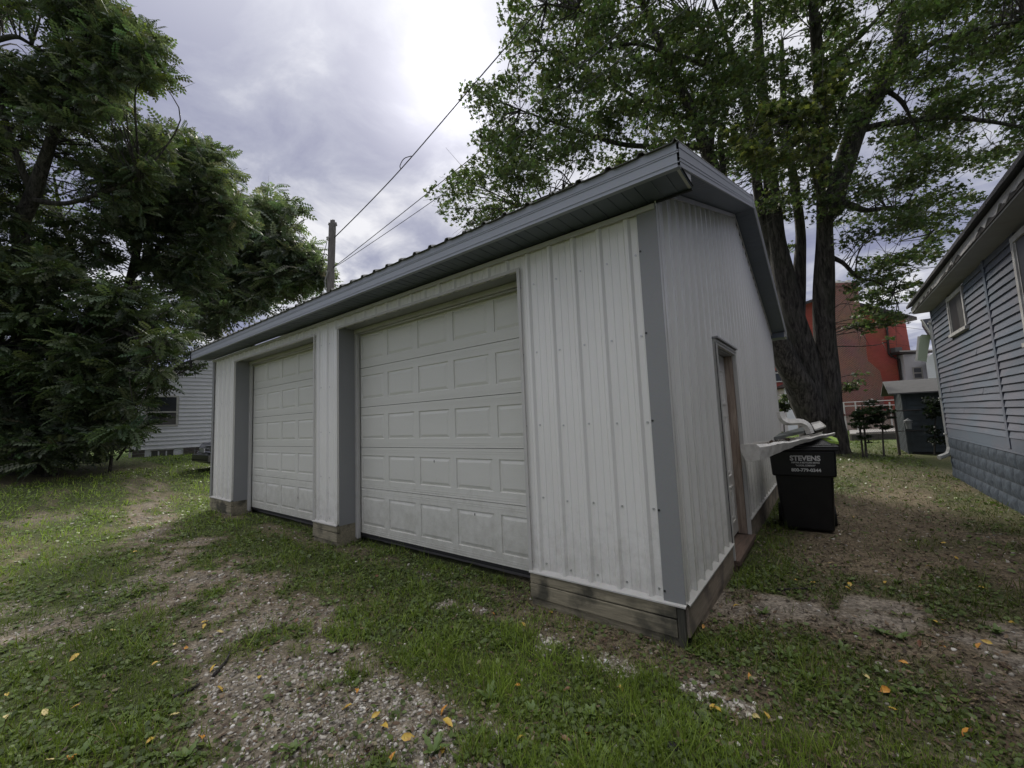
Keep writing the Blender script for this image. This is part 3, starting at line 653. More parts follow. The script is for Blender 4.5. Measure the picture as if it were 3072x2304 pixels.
# windows
for (wa, wb, z0, z1) in wins:
    fr = MB(); t = 0.075
    fr.box(WX-0.042, WX+0.02, wa, wa+t, z0, z1).box(WX-0.042, WX+0.02, wb-t, wb, z0, z1).box(WX-0.044, WX+0.02, wa+t, wb-t, z1-t, z1)
    w = hp(fr, 'window', M['oldwhite'], bevel=0.003); M['dusty'] = M.get('dusty') or paint('dusty_glass', (0.035, 0.037, 0.04), 0.35, 0.5, (0.07, 0.07, 0.07), 5, spec=0.15)
    MB().box(WX-0.065, WX+0.02, wa-0.03, wb+0.03, z0-0.03, z0+0.02).build('sill', M['oldwhite'], w).matrix_parent_inverse = Matrix.Translation((0, 0, 0))
    MB().box(WX-0.02, WX-0.012, wa+t, wb-t, z0+0.02, z1-t).build('pane', M['dusty'], w)
    fs = MB(); s = 0.03; fs.box(WX-0.026, WX-0.0205, wa+t, wa+t+s, z0+0.02, z1-t).box(WX-0.026, WX-0.0205, wb-t-s, wb-t, z0+0.02, z1-t).box(WX-0.026, WX-0.0205, wa+t+s, wb-t-s, z0+0.02, z0+0.05); fs.build('sash', M['oldwhite'], w)
w0 = [o for o in H.children if o.name.startswith('window')][0]
cu = MB()
for q in range(5):
    yy = 7.25+0.05*q; cu.add([(WX-0.0206, yy, 3.1), (WX-0.0206, yy+0.02, 3.1), (WX-0.0206, yy-0.12+0.02*q, 2.56), (WX-0.0206, yy-0.14+0.02*q, 2.56)], [(0, 1, 2, 3)])
cu.build('curtain', paint('net_curtain', (0.16, 0.16, 0.155), 0.9), w0)
# eave, fascia and roof
EX, EZ, YE = 2.50, 3.30, YF+0.10
hp(MB().box(EX+0.02, WX+0.03, YN, YE-0.02, 3.262, 3.285), 'soffit', paint('soffit_boards', (0.30, 0.30, 0.29), 0.8, 0.4, (0.2, 0.19, 0.18), 5))
vs = []; n = 90
for i in range(n+1):
    y = YE-(YE-YN)*(i/n)**1.0; low = 3.285+ (0.05*max(0, math.sin(y*2.3)+0.2)*rr.random() if rr.random() < 0.75 else 0.07)
    vs += [(EX+rr.uniform(-0.006, 0.006), y, low), (EX, y, 3.405)]
o = hp(MB().add(vs, [(2*i, 2*i+2, 2*i+3, 2*i+1) for i in range(n)]), 'fascia', M['oldwhite']); o.modifiers.new('t', 'SOLIDIFY').thickness = 0.012
fl = MB()
for i in range(26):
    y = rr.uniform(3.0, 9.4); z = 3.29+rr.uniform(-0.02, 0.02); a = rr.uniform(0.02, 0.05)
    fl.add([(EX-0.01, y, z+a), (EX-0.015, y+a, z+a*0.8), (EX-0.03-0.02*rr.random(), y+a*0.6, z-a*0.5), (EX-0.035, y-a*0.3, z-0.2*a)], [(0, 1, 2, 3)])
hp(fl, 'paint_flakes', M['oldwhite'], kind='stuff')
hp(MB().box(EX+0.006, EX+0.018, YN, YE, 3.28, 3.40), 'sub_fascia', wood('rotten_wood', (0.05, 0.045, 0.04), (0.02, 0.018, 0.016), 1))
RS = 0.5
o = hp(MB().prism([(EX-0.06, 3.405), (WX+3.2, 3.405+RS*(WX+3.2-EX+0.06)), (WX+6.9, 3.405), (WX+6.9, 3.44), (WX+3.2, 3.45+RS*(WX+3.2-EX+0.06)), (EX-0.06, 3.445)], 1, YN, YE+0.04), 'roof', M['shingle'])
hp(MB().prism([(WX+0.03, 3.26), (WX+6.5, 3.26), (WX+3.2, 3.40+RS*3.1)], 1, YF-0.16, YF-0.02), 'gable_wall', m_clap)
edge = MB()
y = YE
while y > 2.5:
    edge.box(EX-0.075-rr.uniform(0, 0.006), EX-0.055, y-0.29, y, 3.402+rr.uniform(-0.004, 0.004), 3.452); y -= 0.3
hp(edge, 'shingle_edge', M['shingle'], kind='stuff')
# downspout
M['spout'] = paint('dull_white_spout', (0.48, 0.49, 0.49), 0.5, 0.5, (0.3, 0.29, 0.26), 6)
def D_at(px, py, y): return HIT(px, py, (0, y, 0), (0, 1, 0))
tp = D_at(2793, 962, YF+0.03); bt = D_at(2848, 1340, YF+0.03)
ds = MB().tube([tp, (tp*0.5+bt*0.5), bt, bt+np.array([-0.01, -0.02, -0.07])], 0.042, 4); D0 = hp(ds, 'downspout', M['spout'])
MB().tube(spline([bt+np.array([-0.01, -0.02, -0.06]), bt+np.array([-0.05, -0.06, -0.15]), bt+np.array([-0.20, -0.15, -0.22])], 3), 0.05, 6).build('elbow', M['spout'], D0)
for f in (0.62, 0.90, 0.02):
    q = tp*(1-f)+bt*f; MB().box(q[0]-0.055, WX-0.0, q[1]-0.06, q[1]+0.05, q[2]-0.012, q[2]+0.012).build('strap', M['spout'], D0)

# ------------------------------------------------------------------ white house on the left
P0 = AT(454, 1372, 20); F1 = FR(P0, (0.177, 0.984))
m_vin = paint('white_aluminium_siding', (0.78, 0.78, 0.81), 0.42, 0.3, (0.5, 0.5, 0.53), 0.9)
ul, zb = F1.uz(396, 1351); u2, zb2 = F1.uz(637, 1338); zb = (zb+zb2)/2; ur = u2+5.5; zg = float(P0[2])-0.3
LH = empty('white_house', (float(F1.P[0]), float(F1.P[1]), zg), 0, 'white sided house glimpsed between the dark shrub and the garage', 'house')
PI_ = Matrix.Translation((-float(F1.P[0]), -float(F1.P[1]), -zg))
def lp(mb, name, m, parent=None, **kw):
    o = mb.build(name, m, parent or LH, **kw)
    if parent is None: o.matrix_parent_inverse = PI_
    return o
slope = 0.62; peak_u = (ul+ur)/2; _, ze = F1.uz(396, 1158)
ztop = lambda u: ze+slope*(min(u, 2*peak_u-u)-ul)
lp(F1.poly(MB(), [(ul, zg), (ur, zg), (ur, ze), (peak_u, ztop(peak_u)), (ul, ze)], -9, -0.03), 'wall', m_vin)
wl, wz1 = F1.uz(437, 1186); wr, wz0 = F1.uz(534, 1278)
z = zb; e = 0.2
while z < ztop(peak_u)-0.1:
    zt = z+e; ua, ub = ul, ur
    if zt > ze: ua = ul+(zt-ze)/slope; ub = 2*peak_u-ua
    segs = [(ua, ub)]
    if z+0.1 > wz0 and z+0.1 < wz1: segs = [(ua, wl-0.02), (wr+0.02, ub)]
    for (a0, a1) in segs:
        if a1-a0 > 0.1: lp(MB().hexa([F1.p(a0, -0.028, z), F1.p(a1, -0.028, z), F1.p(a1, 0.034, z), F1.p(a0, 0.034, z)], [F1.p(a0, -0.028, zt), F1.p(a1, -0.028, zt), F1.p(a1, -0.012, zt), F1.p(a0, -0.012, zt)]), 'siding_board', m_vin)
    z = zt
wn = lp(F1.box(F1.box(F1.box(F1.box(MB(), wl, wl+0.09, 0, 0.05, wz0, wz1), wr-0.09, wr, 0, 0.05, wz0, wz1), wl+0.09, wr-0.09, 0, 0.052, wz0, wz0+0.08), wl+0.09, wr-0.09, 0, 0.052, wz1-0.08, wz1), 'window', M['white'])
F1.box(MB(), wl+0.09, wr-0.09, 0.0, 0.012, wz0+0.08, wz1-0.08).build('pane', M['glass'], wn)
zm = F1.uz(500, 1236)[1]; F1.box(MB(), wl+0.09, wr-0.09, 0.0125, 0.035, zm-0.03, zm+0.03).build('meeting_rail', M['white'], wn)
M['stone'] = paint('rough_foundation_stone', (0.12, 0.105, 0.095), 0.9, 0.7, (0.05, 0.045, 0.04), 6, 0.6, 30)
bu0, bz1 = F1.uz(452, 1352); bu1, bz0 = F1.uz(522, 1368)
u = ul; rr = random.Random(9)
while u < ur:
    uu = u+rr.uniform(0.4, 0.55)
    for zz in np.arange(zb-0.02, zg, -0.16):
        if not (uu > bu0-0.02 and u < bu1+0.02 and zz > bz0+0.1):
            o_ = rr.uniform(0.0, 0.04); lp(F1.box(MB(), u+0.01, uu-0.01, -0.05, -0.01+o_, zz-0.15, zz-0.005), 'foundation_stone', M['stone'], bevel=0.015)
    u = uu
bw = lp(F1.box(F1.box(MB(), bu0, bu1, -0.04, 0.01, bz1-0.04, bz1), bu0, bu1, -0.04, 0.01, bz0, bz0+0.04), 'basement_window', M['stone'])
for q in range(3):
    a0 = bu0+(bu1-bu0)*q/3; F1.box(MB(), a0+0.03, a0+(bu1-bu0)/3-0.03, -0.04, -0.02, bz0+0.04, bz1-0.04).build('pane', glassy('basement_glass_%d' % q, (0.07, 0.07, 0.075)), bw)
rf = MB()
for (a0, a1) in ((ul-0.35, peak_u), (ur+0.35, peak_u)):
    F1.poly(rf, [(a0, ztop(a0)+0.0), (a1, ztop(a1)), (a1, ztop(a1)+0.14), (a0, ztop(a0)+0.12)], -9.2, 0.3)
lp(rf, 'roof', M['shingle'])
# small low wing at its left with a stone wall beneath the shrub
lp(F1.box(MB(), ul-0.12, ul-0.02, -0.05, 0.05, zg, ze), 'corner_post', M['white'])

# ------------------------------------------------------------------ car behind the garage
cz = H1(-16.6, 4)+0.0
CARB = empty('parked_car', (-16.7, 1.86, cz), 0, 'dark grey car half hidden behind the far corner of the garage', 'car')
m_car, nt, b = mat('dark_grey_car_paint'); b.inputs['Base Color'].default_value = (0.035, 0.037, 0.042, 1); b.inputs['Metallic'].default_value = 0.4; b.inputs['Roughness'].default_value = 0.3; b.inputs['Coat Weight'].default_value = 0.6
prof = [(0.10, 0.28), (0.02, 0.36), (0.0, 0.55), (0.05, 0.66), (0.10, 0.70), (0.13, 0.90), (0.22, 1.0), (0.75, 1.05), (1.3, 1.40), (1.9, 1.47), (2.7, 1.42), (3.35, 1.02), (4.2, 0.90), (4.52, 0.72), (4.58, 0.45), (4.5, 0.28)]
sec = [(-0.90, 0.90), (-0.86, 0.97), (-0.6, 1.0), (0.6, 1.0), (0.86, 0.97), (0.90, 0.90)]
vs = []; fs = []; n = len(prof)
for (sx, k) in sec:
    for (y, z) in prof:
        zz = z if z < 0.75 else 0.75+(z-0.75)*(1 if abs(sx) < 0.7 else 0.86); tuck = 1.0 if z < 1.06 else 1.0-0.28*(z-1.06)/0.4
        vs.append((sx*tuck, 2.29+(y-2.29)*k, zz))
for i in range(len(sec)-1):
    for j in range(n): fs.append((i*n+j, i*n+(j+1) % n, (i+1)*n+(j+1) % n, (i+1)*n+j))
fs += [tuple(range(n)), tuple((len(sec)-1)*n+j for j in range(n))[::-1]]
body = MB().add(vs, fs).build('body', m_car, CARB, bevel=0.02)
for sx in (-1, 1):
    MB().hexa([(sx*0.852, 1.0, 1.08), (sx*0.858, 3.2, 1.05), (sx*0.864, 3.2, 1.05), (sx*0.858, 1.0, 1.08)], [(sx*0.71, 1.45, 1.33), (sx*0.71, 2.6, 1.33), (sx*0.716, 2.6, 1.33), (sx*0.716, 1.45, 1.33)]).build('side_window', M['glass'], CARB)
    MB().box(sx*0.895-0.012, sx*0.895+0.012, 0.28, 0.52, 0.70, 0.86).build('tail_light', flat('tail_lens_%d' % (sx+1), (0.25, 0.02, 0.02), 0.2), CARB)
    for y in (0.92, 3.65):
        ty = MB().prism([(y+0.33*math.cos(a), 0.33+0.33*math.sin(a)) for a in np.arange(24)*math.pi/12], 0, sx*0.90-0.1 if sx > 0 else sx*0.90-0.02, sx*0.90+0.02 if sx > 0 else sx*0.90+0.1).build('wheel', flat('tyre', (0.015, 0.015, 0.015), 0.8), CARB)
        MB().prism([(y+0.2*math.cos(a), 0.33+0.2*math.sin(a)) for a in np.arange(10)*math.pi/5], 0, sx*0.925-0.004, sx*0.925+0.004).build('rim', flat('rim', (0.4, 0.4, 0.4), 0.3, 0.8), ty)
MB().box(-0.86, 0.86, -0.03, 0.06, 0.34, 0.60).build('bumper', m_car, CARB, bevel=0.02)
MB().box(-0.80, 0.80, -0.034, -0.0305, 0.40, 0.43).build('bumper_strip', M['black'], CARB)
MB().box(-0.26, 0.26, 0.02, 0.045, 0.66, 0.80).build('number_plate', flat('plate_white', (0.6, 0.6, 0.62), 0.4), CARB)

# ------------------------------------------------------------------ utility pole and wires
pt, pb = AT(998, 672, 14), AT(991.5, 872, 14); dn = (pb-pt)/(pt[2]-pb[2]); base = pt+dn*(pt[2]+0.1)
UP = empty('utility_pole', tuple(base), 0, 'old grey wooden utility pole with a split top behind the garage', 'utility pole')
PIu = Matrix.Translation(tuple(-base))
m_pole = wood('silver_grey_pole', (0.20, 0.185, 0.18), (0.11, 0.10, 0.10), 2, scale=5)
ring = [pt+dn*(pt[2]+0.1)*f for f in np.linspace(0, 1, 12)][::-1]
o = MB().tube(ring, [0.135-0.02*f for f in np.linspace(0, 1, 12)], 12, flute=0.03).build('shaft', m_pole, UP); o.matrix_parent_inverse = PIu
jag = MB()
for i, (dx, h) in enumerate(((-0.09, 0.05), (-0.03, 0.15), (0.03, 0.16), (0.09, 0.07))):
    q = pt+CR*dx; jag.hexa([tuple(q+np.array(v)) for v in ((-0.03, -0.06, -0.05), (0.03, -0.06, -0.05), (0.03, 0.06, -0.05), (-0.03, 0.06, -0.05))], [tuple(q+np.array(v)) for v in ((-0.02, -0.04, h), (0.015, -0.04, h-0.02), (0.015, 0.04, h), (-0.02, 0.04, h-0.03))])
o = jag.build('split_top', m_pole, UP); o.matrix_parent_inverse = PIu
q = AT(983, 716, 13.85); o = MB().tube([q+np.array([0, 0, 0.07]), q+np.array([0, 0, 0.03]), q, q-np.array([0, 0, 0.05])], [0.03, 0.05, 0.035, 0.05], 8).build('insulator', paint('porcelain', (0.3, 0.29, 0.28), 0.3), UP); o.matrix_parent_inverse = PIu
q1 = AT(977, 870, 13.85); q0 = AT(984, 812, 13.85); o = MB().tube([q0, q0*0.5+q1*0.5+CR*-0.06, q1], 0.018, 5).build('conduit', M['trim'], UP); o.matrix_parent_inverse = PIu
m_wire = flat('weathered_cable', (0.035, 0.035, 0.04), 0.6)
def wire(name, pts, r, label):
    o = MB().tube(spline([AT(*p) for p in pts], 8), r, 6).build(name, m_wire, smooth=True); tag(o, label, 'wire', 'overhead wires'); return o
wire('overhead_wire', [(1004, 712, 13.95), (1100, 616, 13.2), (1218, 490, 12.4), (1430, 243, 11.0), (1640, 0, 9.8), (1800, -190, 9.0)], 0.016, 'thick uppermost cable rising from the pole top with a splice loop')
wire('overhead_wire', [(996, 803, 13.95), (1047, 766, 13.6), (1436, 456, 11.4), (1783, 163, 9.6), (1964, 4, 8.8), (2160, -170, 8)], 0.011, 'thin middle wire running from the pole into the maple crown')
wire('overhead_wire', [(996, 805, 13.95), (1056, 768, 13.6), (1339, 574, 12), (1700, 300, 10.4), (2010, 65, 9), (2200, -80, 8.2)], 0.009, 'lowest thin wire from the pole, just beneath the middle wire')
lo_ = MB().tube(spline([AT(1203, 508, 12.45), AT(1200, 497, 12.4), AT(1212, 476, 12.3), AT(1234, 468, 12.2)], 5), 0.013, 5).build('splice_loop', m_wire, [o for o in bpy.data.objects if o.name == 'overhead_wire'][0])
wire('overhead_wire', [(981, 724, 13.85), (973, 758, 14.5), (966, 787, 15.2), (950, 830, 16)], 0.01, 'short wire dropping left from the pole insulator into trees')
wire('overhead_wire', [(2450, 392, 21), (2927, 333, 17), (3072, 315, 16), (3300, 290, 14)], 0.012, 'upper of two parallel wires behind the maple on the right')
wire('overhead_wire', [(2450, 404, 21), (2927, 347, 17), (3072, 326, 16), (3300, 300, 14)], 0.012, 'lower of two parallel wires behind the maple on the right')

# ------------------------------------------------------------------ trash bin with junk on its lid
m_bin = paint('black_bin_plastic', (0.005, 0.005, 0.006), 0.42, 0.3, (0.03, 0.028, 0.028), 6, 0.1, 200, fine=0.0)
bgz = H1(0.5, 3.7)-0.01
BIN = empty('wheeled_bin', (0.52, 3.73, bgz), math.radians(4), 'black wheeled trash bin with white lettering standing against the metal gable wall', 'trash bin')
def taper(z0, z1, w0, w1, d0, d1, y0=0.0):
    f = lambda w, d, z: [(-w/2, -d/2+y0, z), (w/2, -d/2+y0, z), (w/2, d/2+y0, z), (-w/2, d/2+y0, z)]
    return MB().hexa(f(w0, d0, z0), f(w1, d1, z1))
taper(0.03, 0.74, 0.52, 0.60, 0.50, 0.66).build('body', m_bin, BIN, bevel=0.03)
taper(0.70, 1.02, 0.655, 0.685, 0.70, 0.74).build('upper_body', m_bin, BIN, bevel=0.02)
taper(1.02, 1.055, 0.74, 0.74, 0.80, 0.80).build('rim', m_bin, BIN, bevel=0.012)
LID = taper(1.058, 1.085, 0.75, 0.74, 0.82, 0.80).build('lid', m_bin, BIN, bevel=0.012)
taper(1.085, 1.150, 0.66, 0.46, 0.72, 0.50, 0.03).build('lid_dome', m_bin, LID, bevel=0.02)
MB().tube([(-0.28, 0.44, 1.0), (0.28, 0.44, 1.0)], 0.016, 8).build('handle', m_bin, BIN)
for sx in (-1, 1):
    MB().prism([(0.27+0.13*math.cos(a), 0.13+0.13*math.sin(a)) for a in np.arange(20)*math.pi/10], 0, sx*0.29-0.025, sx*0.29+0.025).build('wheel', M['black'], BIN)
m_let = flat('white_lettering', (0.62, 0.62, 0.60), 0.5)
def text(s, size, x, z, y, wid=None, bold=0.0):
    cu = bpy.data.curves.new('lettering', 'FONT'); cu.body = s; cu.size = size; cu.align_x = 'CENTER'; cu.offset = bold; cu.extrude = 0.0004; cu.resolution_u = 3
    tmp = bpy.data.objects.new('lettering_tmp', cu); COL.objects.link(tmp); bpy.context.view_layer.update()
    me = bpy.data.meshes.new_from_object(tmp.evaluated_get(bpy.context.evaluated_depsgraph_get())); bpy.data.objects.remove(tmp)
    o = link('lettering', me, m_let, BIN); w = max(v.co.x for v in me.vertices)-min(v.co.x for v in me.vertices)
    o.location = (x, y, z); o.rotation_euler = (math.radians(90+2.7), 0, 0)
    if wid: o.scale = (wid/w, 1, 1)
    return o
text('STEVENS', 0.085, 0.03, 0.900, -0.369, 0.31, 0.0035)
text('DISPOSAL & RECYCLING SERVICE', 0.026, 0.03, 0.866, -0.367, 0.285, 0.001)
text('"A LOCAL COMPANY"', 0.028, 0.03, 0.830, -0.366, 0.20, 0.001)
text('800-779-0344', 0.054, 0.03, 0.765, -0.363, 0.30, 0.0018)

m_alu = paint('dented_white_aluminium', (0.76, 0.74, 0.70), 0.42, 0.45, (0.34, 0.31, 0.27), 14, 0.35, 50)
m_dull = paint('dull_grey_sheet', (0.13, 0.14, 0.13), 0.5, 0.6, (0.07, 0.075, 0.06), 10)
rr = random.Random(11)
# crushed gutter
g0, g1 = AT(2250, 1352, 4.55), AT(2486, 1300, 5.35)
gdir = (g1-g0)/np.linalg.norm(g1-g0); gs = np.cross(gdir, [0, 0, 1.0]); gs /= np.linalg.norm(gs); gu = np.cross(gs, gdir)
prof = [(-0.075, 0.035), (-0.085, 0.0), (-0.05, -0.055), (0.0, -0.062), (0.07, -0.05), (0.085, 0.02), (0.06, 0.034)]
vs = []; n = 26; k = len(prof)
for i in range(n+1):
    f = i/n; fl = 1.0-0.55*ss(0.25, 0.75, f)*1.0+0.0; wv = 1+0.04*math.sin(i*1.3)
    for (a, c_) in prof:
        q = g0+(g1-g0)*f+gs*(a*wv*(1.35-0.45*f)+rr.uniform(-.005, .005))+gu*(c_*fl*(2.0-1.1*min(1, f*2.5))+0.004*math.sin(i*0.9+a*30)+rr.uniform(-.003, .003))
        vs.append(tuple(q))
fs = [(i*k+j, i*k+j+1, (i+1)*k+j+1, (i+1)*k+j) for i in range(n) for j in range(k-1)]+[tuple(range(k))]
GT = MB().add(vs, fs).build('bent_gutter', m_alu, smooth=False); GT.modifiers.new('t', 'SOLIDIFY').thickness = 0.003
tag(GT, 'long dented white gutter piece lying across the black bin lid', 'gutter')
gap = MB()
for i in range(14):
    f = 0.2+0.55*i/14; q = g0+(g1-g0)*f-gs*0.02+gu*(0.004); a = gs*-0.05
    gap.add([tuple(q+a), tuple(q+a+gdir*0.012), tuple(q-a*0.6+gdir*0.012+gu*0.004), tuple(q-a*0.6+gu*0.004)], [(0, 1, 2, 3)])
# leaves and debris in the gutter
db = MB()
for i in range(60):
    q = g0+(g1-g0)*rr.uniform(0.05, 0.5)+gs*rr.uniform(-0.03, 0.05)+gu*rr.uniform(0.02, 0.05); s = rr.uniform(0.008, 0.025); a = rr.uniform(0, 6.28)
    v1 = gdir*math.cos(a)*s+gs*math.sin(a)*s; v2 = (-gdir*math.sin(a)+gs*math.cos(a))*s*0.5+gu*rr.uniform(-0.5, 0.9)*s
    db.add([tuple(q-v1), tuple(q-v2), tuple(q+v1), tuple(q+v2)], [(0, 1, 2, 3)])
db.build('debris', flat('rotten_leaf', (0.07, 0.05, 0.035), 0.9), GT, kind='stuff')
# square corrugated elbow
pts = spline([AT(2340, 1236, 5.0), AT(2347, 1256, 4.98), AT(2364, 1266, 4.96), AT(2398, 1266, 4.95), AT(2420, 1277, 4.94), AT(2431, 1300, 4.92)], 8)
rad = [0.041+(0.004 if (i % 2 == 0 and (4 < i < 17 or i > 24)) else 0.0) for i in range(len(pts))]
EL = MB().tube(pts, rad, 4, cap=False).build('downspout_elbow', m_alu); EL.modifiers.new('t', 'SOLIDIFY').thickness = 0.002
tag(EL, 'loose white corrugated downspout elbow curling up from the junk on the bin', 'downspout')
# grey sheet
a_, b2, c2, d2 = AT(2322, 1312, 4.75), AT(2412, 1292, 5.1), AT(2418, 1278, 5.35), AT(2338, 1300, 5.0)
SH = MB().add([tuple(a_), tuple(b2), tuple(c2), tuple(d2), tuple(a_-gu*0.03), tuple(b2-gu*0.03)], [(0, 1, 2, 3), (0, 4, 5, 1)]).build('metal_sheet', m_dull); SH.modifiers.new('t', 'SOLIDIFY').thickness = 0.004
tag(SH, 'dull grey bent metal sheet lying behind the white gutter on the bin', 'metal sheet')
# end tray
q = [AT(2436, 1274, 5.3), AT(2460, 1268, 5.45), AT(2477, 1282, 5.35), AT(2446, 1292, 5.15)]
TR = MB().add([tuple(v) for v in q], [(0, 1, 2, 3)])
ctr = sum(q)/4
for i in range(4):
    p1, p2 = q[i], q[(i+1) % 4]; TR.add([tuple(p1), tuple(p2), tuple(p2+(p2-ctr)*0.06+gu*0.022), tuple(p1+(p1-ctr)*0.06+gu*0.022)], [(0, 1, 2, 3)])
TR = TR.build('gutter_outlet', m_alu); TR.modifiers.new('t', 'SOLIDIFY').thickness = 0.003
tag(TR, 'small square white gutter end cap tilted up behind the elbow', 'gutter end')
# bright green plastic
GP = MB(); q = [AT(2462, 1316, 5.25), AT(2488, 1306, 5.5), AT(2510, 1314, 5.5), AT(2516, 1326, 5.3), AT(2490, 1322, 5.2)]
GP.add([tuple(v) for v in q]+[tuple(v-np.array([0, 0, 0.03])) for v in q], [(0, 1, 2, 3, 4), (0, 4, 9, 5), (4, 3, 8, 9), (3, 2, 7, 8), (2, 1, 6, 7), (1, 0, 5, 6)])
GP = GP.build('plastic_tray', flat('lime_plastic', (0.36, 0.55, 0.06), 0.4)); tag(GP, 'lime green plastic piece on the back of the bin lid', 'plastic tray')

# ------------------------------------------------------------------ shed behind, fence, brick house
m_shed = paint('faded_blue_green_boards', (0.045, 0.060, 0.068), 0.8, 0.7, (0.025, 0.028, 0.028), 3, 0.3, 40)
SX, SY = 2.72, 15.0
SHD = empty('small_shed', (SX+1.6, SY+0.9, -0.27), 0, 'little dark board shed with a shallow grey roof beyond the clapboard house', 'shed')
PIs = Matrix.Translation((-(SX+1.6), -(SY+0.9), 0.27))
def sp(mb, name, m, **kw):
    o = mb.build(name, m, SHD, **kw); o.matrix_parent_inverse = PIs; return o
x = SX; w, dpt, he = 3.4, 1.9, 1.72
z = -0.2
while z < he-0.05: sp(MB().hexa([(SX+0.05, SY-0.028, z), (SX+w, SY-0.028, z), (SX+w, SY, z), (SX+0.05, SY, z)], [(SX+0.05, SY-0.008, z+0.158), (SX+w, SY-0.008, z+0.158), (SX+w, SY, z+0.158), (SX+0.05, SY, z+0.158)]), 'board', m_shed); z += 0.16
yy = SY
i = 0
while yy < SY+dpt-0.02:
    top = he+0.26*(1-abs(yy+0.08-SY-dpt/2)/(dpt/2)); sp(MB().box(SX-0.02-0.012*(i % 2), SX+0.01, yy+0.004, min(yy+0.155, SY+dpt), -0.3, top), 'side_board', m_shed); yy += 0.16; i += 1
sp(MB().box(SX+0.02, SX+w, SY+0.01, SY+dpt, -0.3, he), 'core', M['black'])
sp(MB().box(SX-0.035, SX+0.06, SY-0.04, SY+0.004, -0.3, he), 'corner_board', m_shed)
for (ya, yb) in ((SY-0.32, SY+dpt/2), (SY+dpt+0.32, SY+dpt/2)):
    zr = he+0.33; sl = 0.33/(dpt/2); za = zr-sl*abs(ya-yb)
    sp(MB().hexa([(SX-0.35, ya, za), (SX+w+0.2, ya, za), (SX+w+0.2, yb, zr), (SX-0.35, yb, zr)], [(SX-0.35, ya, za+0.04), (SX+w+0.2, ya, za+0.04), (SX+w+0.2, yb, zr+0.04), (SX-0.35, yb, zr+0.04)]), 'roof', paint('grey_roll_roofing', (0.10, 0.10, 0.10), 0.9, 0.5, (0.065, 0.065, 0.06), 5, 0.4, 60))
# chain link fence
FT = 12.75
def FP(px, t=FT, z=None):
    q = AT(px, 1220, t); q[2] = H1(q[0], q[1]) if z is None else z; return q
m_fen = flat('rusty_dark_pipe', (0.05, 0.04, 0.035), 0.7)
FE = empty('wire_fence', tuple(FP(2680)), 0, 'low chain link fence with dark pipe rail running from the maple to the shed', 'fence')
PIf = Matrix.Translation(tuple(-FP(2680)))
for pxx in (2572, 2681, 2800, 2905):
    q = FP(pxx); o = MB().tube([q-np.array([0, 0, 0.1]), q+np.array([0, 0, 1.36])], 0.034 if pxx == 2681 else 0.026, 8).build('post', m_fen, FE); o.matrix_parent_inverse = PIf
for zz, r_ in ((1.09, 0.020), (0.46, 0.012)):
    o = MB().tube([FP(2560, z=zz), FP(2800, z=zz), FP(2960, z=zz)], r_, 6).build('rail', m_fen, FE); o.matrix_parent_inverse = PIf
mb = MB(); A0, A1 = FP(2560, z=0), FP(2905, z=0); Ln = np.linalg.norm(A1-A0); du = (A1-A0)/Ln; hh = 1.3; s = 0.0
while s < Ln+hh:
    for sg in (0, 1):
        s0, s1 = (s-hh, s) if sg == 0 else (s, s-hh); z0, z1 = -0.24, 1.06
        if s0 < 0: z0 = z0+(0-s0)*(1 if sg == 0 else 0); s0 = max(s0, 0)
        if min(s0, s1) < 0 or max(s0, s1) > Ln: continue
        p1 = A0+du*s0+np.array([0, 0, z0]); p2 = A0+du*s1+np.array([0, 0, z1]); w_ = np.array([0, 0, 0.0018])
        mb.add([tuple(p1-w_), tuple(p1+w_), tuple(p2+w_), tuple(p2-w_)], [(0, 1, 2, 3)])
    s += 0.075
o = mb.build('wire_mesh', m_fen, FE, kind='stuff'); o.matrix_parent_inverse = PIf
# lantern hanging at the fence
q = AT(2724, 1262, FT-0.2)
LN = empty('lantern', tuple(q-np.array([0, 0, 0.25])), 0, 'small grey metal lantern hanging on the fence in front of the shed', 'lantern')
for nm, pr_ in (('lantern_roof', [((0, 0, 0.33), .01), ((0, 0, 0.30), .03), ((0, 0, 0.24), .11)]), ('lantern_body', [((0, 0, 0.24), .08), ((0, 0, 0.0), .065)]), ('lantern_rim', [((0, 0, 0.21), .10), ((0, 0, 0.19), .10)])):
    MB().tube([p for p, _ in pr_], [r for _, r in pr_], 8).build(nm, paint('galvanised_'+nm, (0.2, 0.21, 0.21), 0.5), LN)
# landscape timbers and paving behind the fence
def ground_at(px, t): q = AT(px, 1220, t); return q[0], q[1]
q0, q1 = np.array(ground_at(2545, 19)), np.array(ground_at(2770, 19)); d = (q1-q0)/np.linalg.norm(q1-q0); nrm = np.array([-d[1], d[0]])
for j in range(2):
    for i in range(3):
        a = q0+d*(i*1.25+0.0); e = a+d*1.23; zb_ = -0.29+0.155*j; f = lambda p, o, z: (p[0]+nrm[0]*o, p[1]+nrm[1]*o, z)
        o = MB().hexa([f(a, 0, zb_), f(e, 0, zb_), f(e, .15, zb_), f(a, .15, zb_)], [f(a, 0, zb_+.15), f(e, 0, zb_+.15), f(e, .15, zb_+.15), f(a, .15, zb_+.15)]).build('landscape_timber', wood('old_timber_%d%d' % (j, i), (0.10, 0.085, 0.07), (0.05, 0.045, 0.04), 0), bevel=0.01)
        tag(o, '%s landscape timber %s behind the wire fence' % (['lower', 'upper'][j], ['nearest the maple trunk', 'in the middle of the run', 'nearest the shed'][i]), 'timber', 'stacked landscape timbers')
pv = [ground_at(2540, 23.5), ground_at(2800, 23.5), ground_at(2800, 31), ground_at(2540, 31)]
